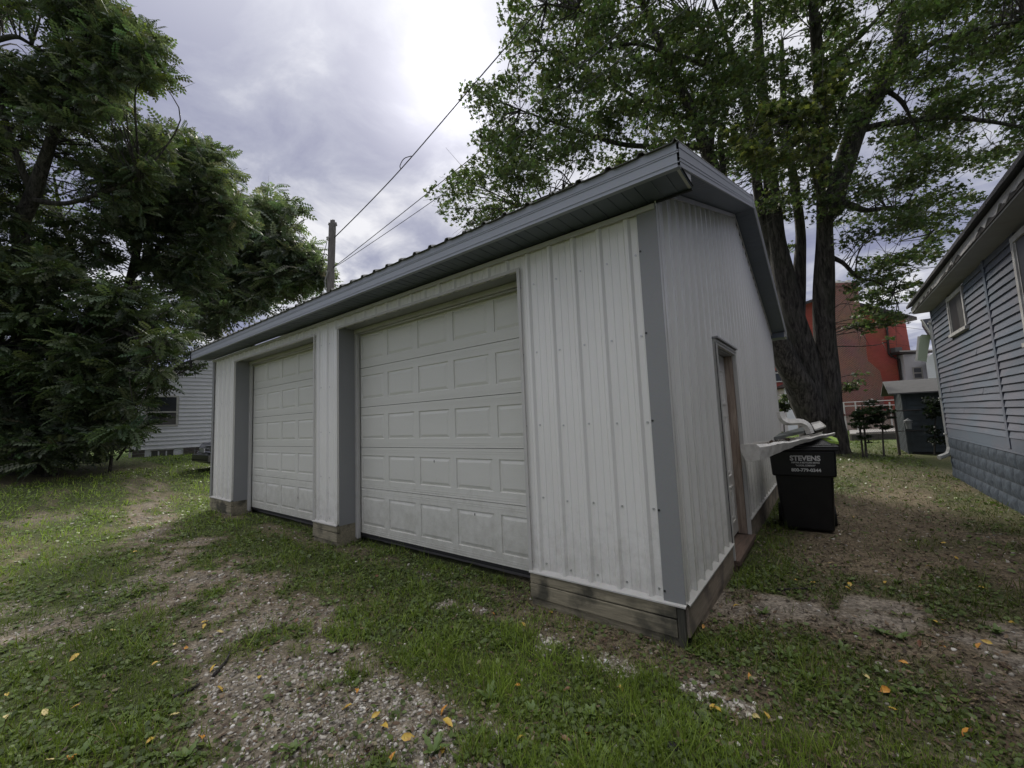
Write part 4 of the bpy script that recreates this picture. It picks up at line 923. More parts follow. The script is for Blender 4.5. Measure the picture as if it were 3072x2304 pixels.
MB().add([(p[0], p[1], -0.225) for p in pv], [(0, 1, 2, 3)]).build('patio', paint('pale_paving', (0.50, 0.47, 0.42), 0.9, 0.5, (0.33, 0.30, 0.26), 2), kind='structure')
pv = [ground_at(2250, 44), ground_at(2460, 44), ground_at(2460, 52), ground_at(2250, 52)]
MB().add([(p[0], p[1], -0.225) for p in pv], [(0, 1, 2, 3)]).build('pavement', paint('pale_pavement', (0.4, 0.39, 0.37), 0.9), kind='structure')

# brick house
P0 = AT(2600, 1222, 30); F2 = FR(P0, (CR[0], CR[1]))
def brickmat(name, c1, c2, mort, sc=1.0):
    m, nt, b = mat(name); tc = N(nt, 'ShaderNodeTexCoord')
    a = math.atan2(F2.d[1], F2.d[0]); mp = N(nt, 'ShaderNodeMapping', vector_type='POINT', inp={'Rotation': (0, 0, -a)}); L(nt, tc.outputs['Object'], mp.inputs[0])
    sp_ = N(nt, 'ShaderNodeSeparateXYZ'); L(nt, mp.outputs[0], sp_.inputs[0]); cb = N(nt, 'ShaderNodeCombineXYZ'); L(nt, MATH(nt, 'ADD', sp_.outputs[0], sp_.outputs[1]), cb.inputs[0]); L(nt, sp_.outputs[2], cb.inputs[1])
    br = N(nt, 'ShaderNodeTexBrick', inp={'Color1': (*c1, 1), 'Color2': (*c2, 1), 'Mortar': (*mort, 1), 'Scale': sc, 'Mortar Size': 0.012, 'Brick Width': 0.21, 'Row Height': 0.075, 'Bias': 0.1}); L(nt, cb.outputs[0], br.inputs['Vector'])
    n1 = N(nt, 'ShaderNodeTexNoise', inp={'Scale': 0.7, 'Detail': 5.0}); L(nt, tc.outputs['Object'], n1.inputs['Vector'])
    L(nt, MIX(nt, 0.4, br.outputs['Color'], n1.outputs['Color'], 'SOFT_LIGHT'), b.inputs['Base Color']); b.inputs['Roughness'].default_value = 0.85
    bp = N(nt, 'ShaderNodeBump', inp={'Strength': 0.5, 'Distance': 0.01}); L(nt, br.outputs['Fac'], bp.inputs['Height']); bp.invert = True; L(nt, bp.outputs[0], b.inputs['Normal']); return m
m_br = brickmat('painted_red_brick', (0.42, 0.085, 0.055), (0.33, 0.068, 0.046), (0.22, 0.06, 0.045))
m_ch = brickmat('old_chimney_brick', (0.22, 0.06, 0.045), (0.13, 0.04, 0.034), (0.30, 0.22, 0.18))
m_dk = flat('dark_brown_trim', (0.03, 0.024, 0.022), 0.6)
BH = empty('brick_house', (float(F2.P[0]), float(F2.P[1]), -0.27), 0, 'tall red brick house with a broad chimney behind the maple trunk', 'house')
PIb = Matrix.Translation((-float(F2.P[0]), -float(F2.P[1]), 0.27))
def bpart(mb, name, m, parent=None, **kw):
    o = mb.build(name, m, parent or BH, **kw)
    if parent is None: o.matrix_parent_inverse = PIb
    return o
U = F2.uz
r1 = U(2700, 1150)[0]; r2u, r2z = U(2722, 1056)
eL = U(2562, 912); eR = U(2716, 950)
sl2 = (eL[1]-eR[1])/(eR[0]-eL[0]); pk = U(2470, 900)[0]; zpk = eL[1]+sl2*(eL[0]-pk); lft = pk-(eR[0]-pk)-1.0; zlf = zpk-sl2*(pk-lft)
bpart(F2.poly(MB(), [(lft, -0.5), (r1, -0.5), (r1, r2z-0.02), (r2u+0.25, r2z-0.02), (eR[0]-0.05, eR[1]-0.15), (pk, zpk-0.12), (lft, zlf-0.1)], -9, 0), 'wall', m_br)
rf = MB()
F2.poly(rf, [(pk, zpk-0.15), (eR[0]+0.5, eR[1]-sl2*0.5-0.2), (eR[0]+0.5, eR[1]-sl2*0.5+0.03), (pk, zpk+0.05)], -9.2, 0.35)
F2.poly(rf, [(pk, zpk-0.15), (pk, zpk+0.05), (lft-0.5, zlf-sl2*0.5+0.05), (lft-0.5, zlf-sl2*0.5-0.18)], -9.2, 0.35)
bpart(rf, 'roof', m_dk)
# chimney, wider towards its shoulders
c0 = U(2503, 858); c1 = U(2560, 850)
cl = 2*pk-0.0; ctl = U(2455, 858)[0]
pts = [U(2633, 1222)[0], U(2632, 1150), U(2624, 1115), U(2588, 1085), U(2584, 1060), U(2580, 980), U(2562, 908), U(2560, 853)]
zt = pts[-1][1]
poly = [(ctl-0.9, -0.4), (pts[0], -0.4), (pts[1][0], pts[1][1]), pts[2], pts[3], pts[4], pts[5], pts[6], (pts[7][0], zt), (ctl, zt), (ctl-0.3, pts[4][1])]
CH = bpart(F2.poly(MB(), poly, 0.001, 0.45), 'chimney', m_ch)
F2.box(MB(), ctl-0.08, pts[7][0]+0.08, -0.05, 0.5, zt-0.25, zt-0.0).build('chimney_band', m_ch, CH)
F2.box(MB(), ctl-0.04, pts[7][0]+0.04, -0.03, 0.48, zt+0.002, zt+0.10).build('chimney_cap', paint('pale_cap', (0.6, 0.6, 0.58), 0.8), CH)
for px_c in (2508, 2538): F2.box(MB(), U(px_c, 850)[0]-0.12, U(px_c, 850)[0]+0.12, 0.05, 0.3, zt+0.10, zt+0.26).build('chimney_pot', paint('pot_%d' % px_c, (0.45, 0.44, 0.42), 0.8), CH)
# dark downspout
ptsd = [U(2656, 975), U(2658, 985), U(2664, 1062), U(2672, 1070), U(2693, 1078), U(2701, 1140), U(2706, 1190)]
bpart(MB().tube([F2.p(u, 0.08, z) for u, z in ptsd], 0.07, 6), 'downspout', m_dk)
# white wing
W0, W1 = U(2697, 1066), U(2786, 1138)
wu0, wu1, wz1 = W0[0], W1[0]+0.0, W0[1]
WG = bpart(F2.box(MB(), wu0, wu1+3, -5, 0.3, -0.5, wz1), 'white_wing', m_vin)
z = -0.3
while z < wz1-0.05:
    F2.box(MB(), wu0, wu1, 0.301, 0.325, z, z+0.03).build('siding_lap', m_vin, WG); z += 0.155
rfp = U(2670, 1062); F2.box(MB(), rfp[0], U(2775, 1052)[0], -4, 0.75, wz1+0.02, wz1+0.20).build('flat_roof', m_dk, WG); F2.box(MB(), rfp[0], U(2775, 1052)[0], 0.751, 0.78, wz1+0.16, wz1+0.24).build('roof_edge', M['white'], WG)
a, c_ = U(2670, 1045), U(2692, 1055); F2.box(MB(), a[0], c_[0], -0.2, 0.4, wz1+0.21, wz1+0.55).build('rooftop_box', paint('rooftop_unit', (0.12, 0.12, 0.12), 0.6), WG)
a, c_ = U(2723, 1104), U(2756, 1137)
w = F2.box(F2.box(F2.box(F2.box(F2.box(MB(), a[0], a[0]+0.07, .33, .37, c_[1], a[1]), c_[0]-0.07, c_[0], .33, .37, c_[1], a[1]), a[0]+.07, c_[0]-.07, .33, .372, a[1]-.07, a[1]), a[0]+.07, c_[0]-.07, .33, .372, c_[1], c_[1]+.07), a[0]+.07, c_[0]-.07, .33, .372, (a[1]+c_[1])/2-.04, (a[1]+c_[1])/2+.04).build('window', M['white'], WG)
F2.box(MB(), a[0]+.07, c_[0]-.07, .327, .335, c_[1]+.07, a[1]-.07).build('wing_pane', paint('curtained_pane', (0.12, 0.13, 0.145), 0.3), WG)
# left window, small white lean-to and meter
a, c_ = U(2316, 1118), U(2348, 1146)
w = bpart(F2.box(F2.box(F2.box(F2.box(MB(), a[0], a[0]+0.08, 0.0, .05, c_[1], a[1]), c_[0]-0.08, c_[0], 0.0, .05, c_[1], a[1]), a[0]+.08, c_[0]-.08, 0.0, .052, a[1]-.08, a[1]), a[0]+.08, c_[0]-.08, 0.0, .052, c_[1], c_[1]+.08), 'window', M['white'])
F2.box(MB(), a[0]+.08, c_[0]-.08, 0.002, .01, c_[1]+.08, a[1]-.08).build('pane', M['glass'], w)
bpart(F2.box(MB(), a[0]-0.1, c_[0]+0.15, 0.001, 0.05, a[1]+0.02, a[1]+0.16), 'window_head', m_dk)
a, c_ = U(2328, 1165), U(2370, 1205)
LT = bpart(F2.poly(MB(), [(a[0], -0.3), (c_[0], -0.3), (c_[0], U(2366, 1150)[1]), (a[0], U(2330, 1168)[1])], 0.01, 0.9), 'lean_to', m_vin)
F2.poly(MB(), [(a[0]-0.2, U(2324, 1170)[1]), (c_[0]+0.05, U(2368, 1148)[1]), (c_[0]+0.05, U(2368, 1144)[1]), (a[0]-0.2, U(2324, 1165)[1])], 0.0, 1.1).build('lean_to_roof', m_dk, LT)
a, c_ = U(2375, 1172), U(2388, 1186); MT = bpart(F2.box(MB(), a[0], c_[0], 0.01, 0.16, c_[1], a[1]), 'electric_meter', paint('meter_grey', (0.45, 0.45, 0.44), 0.5), bevel=0.02)
um = (a[0]+c_[0])/2; zm = (a[1]+c_[1])/2
MB().tube([F2.p(um, 0.16, zm), F2.p(um, 0.26, zm)], 0.09, 12).build('dial', paint('meter_glass', (0.6, 0.6, 0.6), 0.2), MT)
MB().tube([F2.p(um+0.05, 0.1, a[1]), F2.p(um-0.02, 0.1, a[1]+0.8)], 0.04, 6).build('conduit', M['white'], MT); MB().tube([F2.p(um+0.05, 0.1, c_[1]), F2.p(um+0.06, 0.1, c_[1]-0.7)], 0.04, 6).build('conduit', M['white'], MT)
# far white gabled house at right
P3 = AT(2790, 1200, 27); _r = ray(2775, 1100); F3 = FR(P3, (_r[1], -_r[0])); V = F3.uz
GH = empty('gabled_house', tuple(F3.p(0, 0, -0.27)), 0, 'white sided house with pale green soffit seen past the clapboard house corner', 'house'); PIg = Matrix.Translation(tuple(-np.array(F3.p(0, 0, -0.27))))
def gp(mb, name, m, **kw):
    o = mb.build(name, m, GH, **kw); o.matrix_parent_inverse = PIg; return o
e0, e1 = V(2754, 1084), V(2768, 1010); pkx = V(2790, 960)
wb = V(2785, 1085)
wv = V(2785, 1140)[0]
gp(F3.poly(MB(), [(wv, -0.4), (wv+7, -0.4), (wv+7, V(2785, 1085)[1]), (wv+3.5, V(2785, 1085)[1]+3.4), (wv, V(2785, 1085)[1]+0.2)], -6, 0), 'wall', m_vin)
z = 0.6
while z < wb[1]+2.4:
    a0 = wv+max(0, (z-wb[1]-0.2)*0.97); gp(F3.box(MB(), a0, wv+2.6, 0.001, 0.02, z, z+0.035), 'siding_lap', m_vin); z += 0.15
s0, s1, s2, s3 = V(2753, 1083), V(2780, 1086), V(2787, 1010), V(2760, 1012)
gp(MB().hexa([F3.p(s0[0], 0.6, s0[1]), F3.p(s1[0], 0.05, s1[1]), F3.p(s2[0], 0.05, s2[1]), F3.p(s3[0], 0.6, s3[1])], [F3.p(s0[0], 0.6, s0[1]+.03), F3.p(s1[0], 0.05, s1[1]+.05), F3.p(s2[0]+0.1, 0.05, s2[1]+.1), F3.p(s3[0]+0.1, 0.6, s3[1]+.1)]), 'soffit', paint('pale_green_soffit', (0.30, 0.33, 0.26), 0.7))
gp(MB().tube([F3.p(s0[0]-.05, 0.62, s0[1]-.02), F3.p(s3[0]-.05, 0.62, s3[1])], 0.06, 4), 'fascia', M['white'])
q0, q1 = V(2764, 962), V(2787, 1008)
gp(F3.poly(MB(), [(q0[0], q0[1]), (q1[0]+0.1, q1[1]), (q1[0]+2.5, q1[1]), (q1[0]+2.5, q0[1])], -3, 0.5), 'roof', paint('grey_shingles', (0.10, 0.10, 0.125), 0.9)); gp(MB().tube([F3.p(q0[0], .52, q0[1]), F3.p(q1[0]+.1, .52, q1[1])], 0.06, 4), 'fascia', M['white'])
# porch railing with a coiled hose
P4 = AT(2620, 1210, 27.5); F4 = FR(P4, (CR[0], CR[1])); R_ = F4.uz
RL = empty('porch_railing', tuple(F4.p(0, 0, -0.27)), 0, 'white pipe railing along the foot of the brick house', 'railing'); PIr = Matrix.Translation(tuple(-np.array(F4.p(0, 0, -0.27))))
u0, u1 = R_(2520, 1207)[0], R_(2704, 1207)[0]
for px0, py0, px1, py1 in ((2520, 1208, 2704, 1199), (2520, 1219, 2704, 1214)):
    A, B = R_(px0, py0), R_(px1, py1); o = MB().tube([F4.p(A[0], 0, A[1]), F4.p(B[0], 0, B[1])], 0.028, 6).build('rail', M['white'], RL); o.matrix_parent_inverse = PIr
for px0 in (2530, 2565, 2668, 2700):
    A = R_(px0, 1206); o = MB().box(-0.04, 0.04, -0.04, 0.04, -0.27, A[1]).build('post', M['white'], RL); o.matrix_parent_inverse = PIr @ Matrix.Translation(F4.p(A[0], 0, 0))
o = F4.box(MB(), u0, u1, -1.2, -0.1, -0.27, 0.72).build('porch_base', paint('porch_stone', (0.30, 0.24, 0.2), 0.9, 0.6, (0.15, 0.12, 0.1), 3), RL); o.matrix_parent_inverse = PIr
o = F4.box(MB(), u0, u1, -1.3, 0.05, 0.721, 0.86).build('porch_deck', paint('porch_beam', (0.11, 0.05, 0.04), 0.8), RL); o.matrix_parent_inverse = PIr
hc = R_(2613, 1205); pts = []
for i in range(60):
    a = i/60*math.pi*2*3.2; r_ = 0.17+0.04*math.sin(i*1.7); pts.append(F4.p(hc[0]+r_*1.2*math.cos(a)-0.002*i, 0.06+0.002*i, hc[1]+r_*0.85*math.sin(a)))
pts += [F4.p(hc[0]-0.45, 0.1, hc[1]-0.12), F4.p(hc[0]-0.2, 0.12, hc[1]-0.25)]
o = MB().tube(pts, 0.022, 5).build('coiled_hose', M['white']); tag(o, 'white hose coiled over the porch railing of the brick house', 'hose')

# ------------------------------------------------------------------ foliage
def in_poly(x, y, poly):
    r = np.zeros(len(x), bool); n = len(poly)
    for i in range(n):
        x0, y0 = poly[i]; x1, y1 = poly[(i+1) % n]
        if y0 == y1: continue
        c = ((y0 > y) != (y1 > y)) & (x < (x1-x0)*(y-y0)/(y1-y0)+x0); r ^= c
    return r
def clumps(poly, n, t0, t1, r0, r1, seed):
    """centres of leafy clumps spread through the volume a crown fills"""
    g = np.random.default_rng(seed); P = np.array(poly); out = []
    lo, hi = P.min(0), P.max(0); pts = np.empty((0, 2))
    while len(pts) < n:
        q = g.uniform(lo, hi, (n*3, 2)); pts = np.concatenate([pts, q[in_poly(q[:, 0], q[:, 1], poly)]])
    pts = pts[:n]; t = g.uniform(t0, t1, n); r = g.uniform(r0, r1, n)
    c = np.stack([AT(p[0], p[1], tt) for p, tt in zip(pts, t)]); return c, r
MAPLE = np.array([(0, -.5), (.10, -.28), (.36, -.30), (.24, -.06), (.52, .10), (.22, .16), (.20, .34), (0, .60), (-.20, .34), (-.22, .16), (-.52, .10), (-.24, -.06), (-.36, -.30), (-.10, -.28)])
def leaf_T(shape, fold=0.18):
    n = len(shape); V = np.zeros((n+1, 3)); V[1:, 0] = shape[:, 0]; V[1:, 1] = shape[:, 1]; V[1:, 2] = -fold*np.abs(shape[:, 0])-0.15*shape[:, 1]**2
    T = np.array([(0, 1+i, 1+(i+1) % n) for i in range(n)]); return V, T
TM = leaf_T(MAPLE[::1])
M8 = np.array([(0, -.5), (.34, -.28), (.26, -.02), (.50, .12), (.16, .26), (0, .6), (-.16, .26), (-.50, .12), (-.26, -.02), (-.34, -.28)]); TM8 = (np.array([(0, -.5, 0), (.13, .05, -.03), (0, .62, -.05), (-.13, .05, -.03), (.02, -.30, 0), (.50, -.02, -.10), (.22, .22, -.04), (-.02, -.30, 0), (-.22, .22, -.04), (-.50, -.02, -.10)]), np.array([(0, 1, 2), (0, 2, 3), (4, 5, 6), (4, 6, 1), (7, 8, 9), (7, 3, 8)]))
OV_ = np.array([(0, -.5), (.24, -.15), (.22, .2), (0, .55), (-.22, .2), (-.24, -.15)]); TO = leaf_T(OV_, 0.25)
def frond_T(npair, L_, w, ll, droop=0.35):
    V = []; T = []
    def leaflet(p, dx, dy, dz, ln, wd):
        k = len(V); d = np.array([dx, dy, dz]); d = d/np.linalg.norm(d); s = np.cross(d, [0, 0, 1.0]); s /= np.linalg.norm(s)+1e-9
        V.extend([p, p+d*ln*0.45+s*wd/2, p+d*ln, p+d*ln*0.45-s*wd/2]); T.extend([(k, k+1, k+2), (k, k+2, k+3)])
    for i in range(npair):
        f = (i+0.6)/npair; p = np.array([f*L_, 0, -droop*L_*f*f])
        for sg in (-1, 1): leaflet(p, 0.45, sg, -0.45, ll*(1-0.35*abs(f-0.45)), w)
    leaflet(np.array([L_, 0, -droop*L_]), 1, 0, -0.7, ll, w); return np.array(V), np.array(T)
TF = frond_T(5, 0.34, 0.066, 0.120, 0.15)
def leaf_cols(n, g, base, var=0.35, hot=0.0, hotc=(0.16, 0.17, 0.03)):
    b = np.array(base)*(1+g.normal(0, var, (n, 1)).clip(-0.6, 0.9)); b = b*(1+g.normal(0, 0.08, (n, 3)))
    if hot: k = g.random(n) < hot; b[k] = np.array(hotc)*(0.7+0.6*g.random((k.sum(), 1)))
    return b.clip(0.004, 0.6)
def crown(name, C, R, per, T, size, base, seed, m, parent, flat_=0.75, fronds=False, shell=0.55, hot=0.0, var=0.3, hotc=(0.16, 0.17, 0.03), pitch=0.45):
    g = np.random.default_rng(seed); Pn = []; cols = []; yaws = []
    for c0, r in zip(C, R):
        n = max(6, int(per*r*r)); d = g.normal(0, 1, (n, 3)); d /= np.linalg.norm(d, axis=1)[:, None]; d[:, 2] = np.where(d[:, 2] < -0.3, -d[:, 2]*0.5, d[:, 2])
        rr_ = r*(shell+(1-shell)*g.random(n))*(1+0.18*np.sin(3*d[:, 0]*3+r*9)*np.sin(d[:, 1]*7)); p = c0+d*rr_[:, None]*np.array([1, 1, flat_])
        k = np.array(leaf_cols(n, g, base, var, hot, hotc))*(0.75+0.5*g.random()); Pn.append(p); cols.append(k); yaws.append(np.arctan2(d[:, 1], d[:, 0])+g.normal(0, 0.5, n))
    Pn = np.concatenate(Pn); cols = np.concatenate(cols); yaw = np.concatenate(yaws); n = len(Pn)
    if fronds: Rm = rotmats(n, yaw, g.normal(0.05, 0.5, n), g.normal(0, 0.6, n))
    else: Rm = rotmats(n, g.uniform(0, 6.28, n), g.normal(0, pitch, n), g.normal(0, pitch+0.1, n)+0.5*g.choice([-1, 1], n))
    sz = size*(0.7+0.6*g.random(n)); V, Tt, Cc = scatter(T[0], T[1], Pn, Rm, sz, cols)
    o = fastmesh(name, V, Tt, Cc, m, parent); return o
m_leaf = leafmat('leaf', 0.38); m_leaf2 = leafmat('leaf_glossy', 0.15, 0.4)
def limb(mb, pts, r0, r1, n=10, flute=0.0, k=6, seed=0, pw=1.0):
    P = spline([AT(*p) for p in pts], k); m = len(P); mb.tube(P, [r0+(r1-r0)*((i/(m-1))**pw) for i in range(m)], n, wob=0.06, flute=flute, seed=seed); return P
def twigs(mb, C, anchors, g, r0=0.035, frac=1.0, sp=0.5):
    A = np.array(anchors)
    for c0 in C:
        if g.random() > frac: continue
        d = np.linalg.norm(A-c0, axis=1)+0.6*np.maximum(0, A[:, 2]-c0[2]); a = A[int(np.argmin(d))]; L_ = np.linalg.norm(c0-a)
        mid = a*0.5+c0*0.5+g.normal(0, 0.10*L_, 3)+np.array([0, 0, 0.08*L_]); P = spline([a, mid, c0+g.normal(0, 0.1, 3)], 4); m = len(P)
        rr0 = min(r0*(0.5+0.25*L_), 0.07); mb.tube(P, [rr0+(0.006-rr0)*i/(m-1) for i in range(m)], 4)
        for q in range(2): e = c0+g.normal(0, sp, 3); mb.tube([c0*0.6+mid*0.4, e], [0.010, 0.003], 3)

# big maple right of the garage
tb = AT(2480, 1345, 14.2); tb[2] = H1(tb[0], tb[1])
MAP = empty('maple_tree', tuple(tb), 0, 'huge many stemmed maple with fluted bark spreading over the garage roof', 'tree'); PIm = Matrix.Translation(tuple(-tb))
def mpart(o): o.matrix_parent_inverse = PIm; return o
st = MB(); anchors = []
def zb3(px, t=14.2): q = AT(px, 1250, t); return (px, 1352, t)
anchors += limb(st, [(2497, 1370, 14.2), (2494, 1320, 14.2), (2488, 1240, 14.2), (2478, 1120, 14.2), (2472, 950, 14.1), (2474, 760, 14.0), (2474, 600, 13.8), (2468, 420, 13.6), (2455, 190, 13.3), (2440, 20, 13), (2430, -180, 12.8)], 0.62, 0.10, 18, 0.05, 6, 1, 0.55)
anchors += limb(st, [(2462, 1370, 14.35), (2452, 1300, 14.35), (2440, 1200, 14.3), (2412, 1080, 14.3), (2375, 930, 14.4), (2345, 800, 14.5), (2325, 690, 14.6), (2312, 550, 14.8), (2300, 420, 15), (2285, 240, 15), (2272, 60, 15), (2265, -120, 15)], 0.66, 0.10, 18, 0.05, 6, 2, 0.6)
anchors += limb(st, [(2440, 1260, 14.2), (2405, 1170, 14.1), (2362, 1090, 14.0), (2322, 1010, 13.9), (2270, 900, 13.8), (2210, 720, 13.6), (2150, 540, 13.4), (2100, 400, 13.2), (2045, 270, 13.0), (1985, 140, 12.8), (1930, 20, 12.6)], 0.50, 0.07, 14, 0.04, 6, 3, 0.8)
anchors += limb(st, [(2395, 960, 14.5), (2398, 820, 14.6), (2402, 700, 14.7), (2385, 560, 14.8), (2368, 460, 14.9), (2350, 300, 15), (2345, 120, 15)], 0.22, 0.07, 10, 0.03, 5, 4)
anchors += limb(st, [(2340, 820, 14.6), (2300, 700, 14.8), (2272, 560, 15), (2258, 420, 15), (2240, 330, 15), (2222, 220, 15), (2178, 110, 15), (2140, 0, 15)], 0.20, 0.06, 10, 0.03, 5, 5)
anchors += limb(st, [(2490, 640, 14.0), (2520, 540, 13.8), (2566, 394, 13.5), (2640, 262, 13.2), (2690, 165, 13.0), (2715, 60, 12.8), (2745, -40, 12.6), (2770, -200, 12.5)], 0.33, 0.15, 12, 0.04, 6, 6)
anchors += limb(st, [(2460, 1340, 14.1), (2520, 1330, 13.9), (2556, 1372, 13.6)], 0.30, 0.05, 10, 0.03, 4, 7)
anchors += limb(st, [(2480, 1330, 14.2), (2440, 1345, 14.0), (2415, 1372, 13.8)], 0.30, 0.06, 10, 0.03, 4, 8)
mpart(st.build('trunk', M['bark'], MAP, smooth=True))
bl = [[(2566, 394, 13.5), (2640, 376, 13.3), (2712, 366, 13.1), (2829, 352, 12.8), (2950, 362, 12.5), (3072, 382, 12.2), (3200, 400, 12)],
      [(2690, 190, 13.0), (2760, 150, 12.7), (2829, 118, 12.4), (2950, 84, 12), (3090, 56, 11.6)],
      [(2500, 175, 13.3), (2550, 135, 13.2), (2611, 78, 13), (2690, -10, 12.8)],
      [(2500, 608, 14), (2550, 615, 14), (2596, 631, 14), (2673, 623, 13.9), (2705, 646, 13.8), (2790, 702, 13.6)],
      [(2492, 770, 14), (2530, 790, 13.8), (2564, 825, 13.6), (2590, 838, 13.5), (2630, 846, 13.4), (2680, 880, 13.3)],
      [(2128, 500, 13.4), (2140, 300, 13), (2128, 202, 12.8), (2000, 160, 12.6), (1910, 132, 12.4), (1817, 148, 12.2), (1724, 202, 12)],
      [(2180, 600, 13.5), (2160, 420, 13.3), (2160, 374, 13.2), (1988, 335, 13), (1848, 257, 12.8), (1755, 210, 12.6), (1640, 150, 12.4)],
      [(2240, 800, 13.8), (2150, 660, 13.7), (2050, 560, 13.6), (1900, 520, 13.4), (1720, 560, 13.2), (1560, 620, 13)],
      [(2100, 440, 13.2), (1980, 440, 13), (1850, 430, 12.8), (1700, 380, 12.6), (1560, 330, 12.4)],
      [(2052, 280, 13.0), (1960, 240, 12.8), (1800, 60, 12.6), (1640, 10, 12.4)],
      [(2300, 430, 15), (2200, 200, 14.6), (2080, 60, 14.4)],
      [(2645, 262, 13.2), (2700, 300, 12.9), (2730, 350, 12.8), (2760, 420, 12.7)],
      [(2475, 500, 13.7), (2520, 330, 13.2), (2560, 200, 13)]]
brm = MB()
for i, p in enumerate(bl): anchors += limb(brm, p, 0.105 if i in (5, 6, 7, 8) else 0.13 if i < 4 else 0.08, 0.022, 8, 0.0, 5, 20+i)
maple_poly = [(1530, -150), (1540, 20), (1520, 90), (1580, 140), (1490, 180), (1440, 225), (1412, 290), (1455, 315), (1400, 405), (1425, 440), (1370, 520), (1310, 610), (1340, 670), (1420, 705), (1700, 640), (2036, 450), (2240, 560), (2300, 700), (2360, 780), (2400, 620), (2500, 680), (2570, 760), (2700, 820), (2780, 800), (2830, 720), (2900, 620), (3080, 520), (3250, 350), (3250, -260), (1900, -300)]
C1, R1 = clumps(maple_poly, 1000, 11.0, 15.8, 0.32, 0.72, 5)
keep = []
for i, c0 in enumerate(C1):   # open patches of sky the photograph shows through the crown
    d = c0-CAM; t = d @ CF; px, py = 1536+FPX*(d @ CR)/t, 1152-FPX*(d @ CU)/t
    hole = any(((px-hx)/rx_)**2+((py-hy)/ry_)**2 < 1 for hx, hy, rx_, ry_ in ((1700, 520, 55, 45), (1750, 340, 25, 40), (2360, 130, 70, 60), (2590, 230, 35, 35), (2660, 310, 60, 40), (2900, 560, 70, 50), (2960, 420, 90, 40), (2760, 300, 50, 50), (3030, 260, 40, 60), (2200, 800, 90, 90), (2620, 500, 40, 40), (1520, 100, 20, 30)))
    keep.append(not hole)
C1, R1 = C1[keep], R1[keep]
C2, R2 = clumps([(2540, 770), (2700, 780), (2780, 850), (2760, 960), (2740, 1010), (2790, 1060), (2700, 1060), (2640, 1020), (2600, 960), (2560, 880)], 34, 12.6, 14.2, 0.28, 0.5, 8)
C3, R3 = clumps([(2530, 1110), (2550, 1100), (2590, 1130), (2585, 1170), (2540, 1190)], 7, 13.8, 14.2, 0.2, 0.32, 9)
C4, R4 = clumps([(2540, 960), (2660, 970), (2700, 1000), (2640, 1040), (2560, 1010), (2580, 1050)], 10, 13.3, 14, 0.2, 0.33, 12)
CA = np.concatenate([C1, C2, C3, C4]); RA = np.concatenate([R1, R2, R3, R4])
twigs(brm, CA, anchors, np.random.default_rng(2), 0.020)
mpart(brm.build('branches', M['bark'], MAP, smooth=True))
mpart(crown('crown', CA, RA, 370, TM8, 0.136, (0.080, 0.108, 0.052), 31, m_leaf, MAP, 0.7, hot=0.02, hotc=(0.10, 0.11, 0.03)))
C5, R5 = clumps([(2380, 330), (2440, 250), (2500, 160), (2530, 150), (2540, 230), (2520, 400), (2540, 500), (2450, 520), (2330, 500), (2240, 500), (2190, 420), (2210, 350), (2290, 340), (2330, 280)], 46, 9.6, 10.9, 0.16, 0.34, 14)
a5 = limb(MB(), [(2470, 620, 13.8), (2440, 520, 12.4), (2420, 420, 11), (2400, 360, 10.4)], 0.06, 0.02)
tw = MB(); limb(tw, [(2470, 620, 13.8), (2440, 520, 12.4), (2420, 420, 11), (2400, 360, 10.4)], 0.07, 0.02, 6); twigs(tw, C5, a5, np.random.default_rng(5), 0.02); mpart(tw.build('low_branch', M['bark'], MAP, smooth=True))
mpart(crown('young_leaves', C5, R5, 760, TM, 0.135, (0.085, 0.105, 0.045), 33, m_leaf, MAP, 0.9, hot=0.16, hotc=(0.21, 0.22, 0.07)))

# trees on the left
def tree(name, label, base, stems, polys, per, T, size, col, seed, fronds=True, hot=0.03, group=None, m=m_leaf, hotc=(0.12, 0.15, 0.04), tw_r=0.03, flat_=0.6, frac=1.0):
    b0 = AT(*base); b0[2] = H1(b0[0], b0[1]); E_ = empty(name, tuple(b0), 0, label, 'tree' if 'tree' in name else 'shrub', group); PI2 = Matrix.Translation(tuple(-b0)); A = []; s = MB()
    for i, (pts, r0, r1) in enumerate(stems):
        pp = [AT(*p) for p in pts]
        if i == 0: pp = [b0-np.array([0, 0, 0.1])]+pp
        P = spline(pp, 5); mm = len(P); s.tube(P, [r0+(r1-r0)*j/(mm-1) for j in range(mm)], 10, wob=0.06, flute=0.03, seed=seed+i); A += P
    Cs, Rs = [], []
    for j, (pl, n, t0, t1, ra, rb) in enumerate(polys): c_, r_ = clumps(pl, n, t0, t1, ra, rb, seed*10+j); Cs.append(c_); Rs.append(r_)
    Cs = np.concatenate(Cs); Rs = np.concatenate(Rs); ok = Cs[:, 2] > b0[2]+0.15; Cs, Rs = Cs[ok], Rs[ok]
    o = s.build('trunk', M['bark'], E_, smooth=True); o.matrix_parent_inverse = PI2
    b_ = MB(); twigs(b_, Cs, A, np.random.default_rng(seed), tw_r, frac, 0.4 if tw_r > 0.02 else 0.07); o = b_.build('branches', M['bark'], E_, smooth=True); o.matrix_parent_inverse = PI2
    o = crown('crown', Cs, Rs, per, T, size, col, seed+77, m, E_, flat_, fronds, hot=hot, hotc=hotc, shell=0.25); o.matrix_parent_inverse = PI2; return E_
GRP = 'trees left of the driveway'
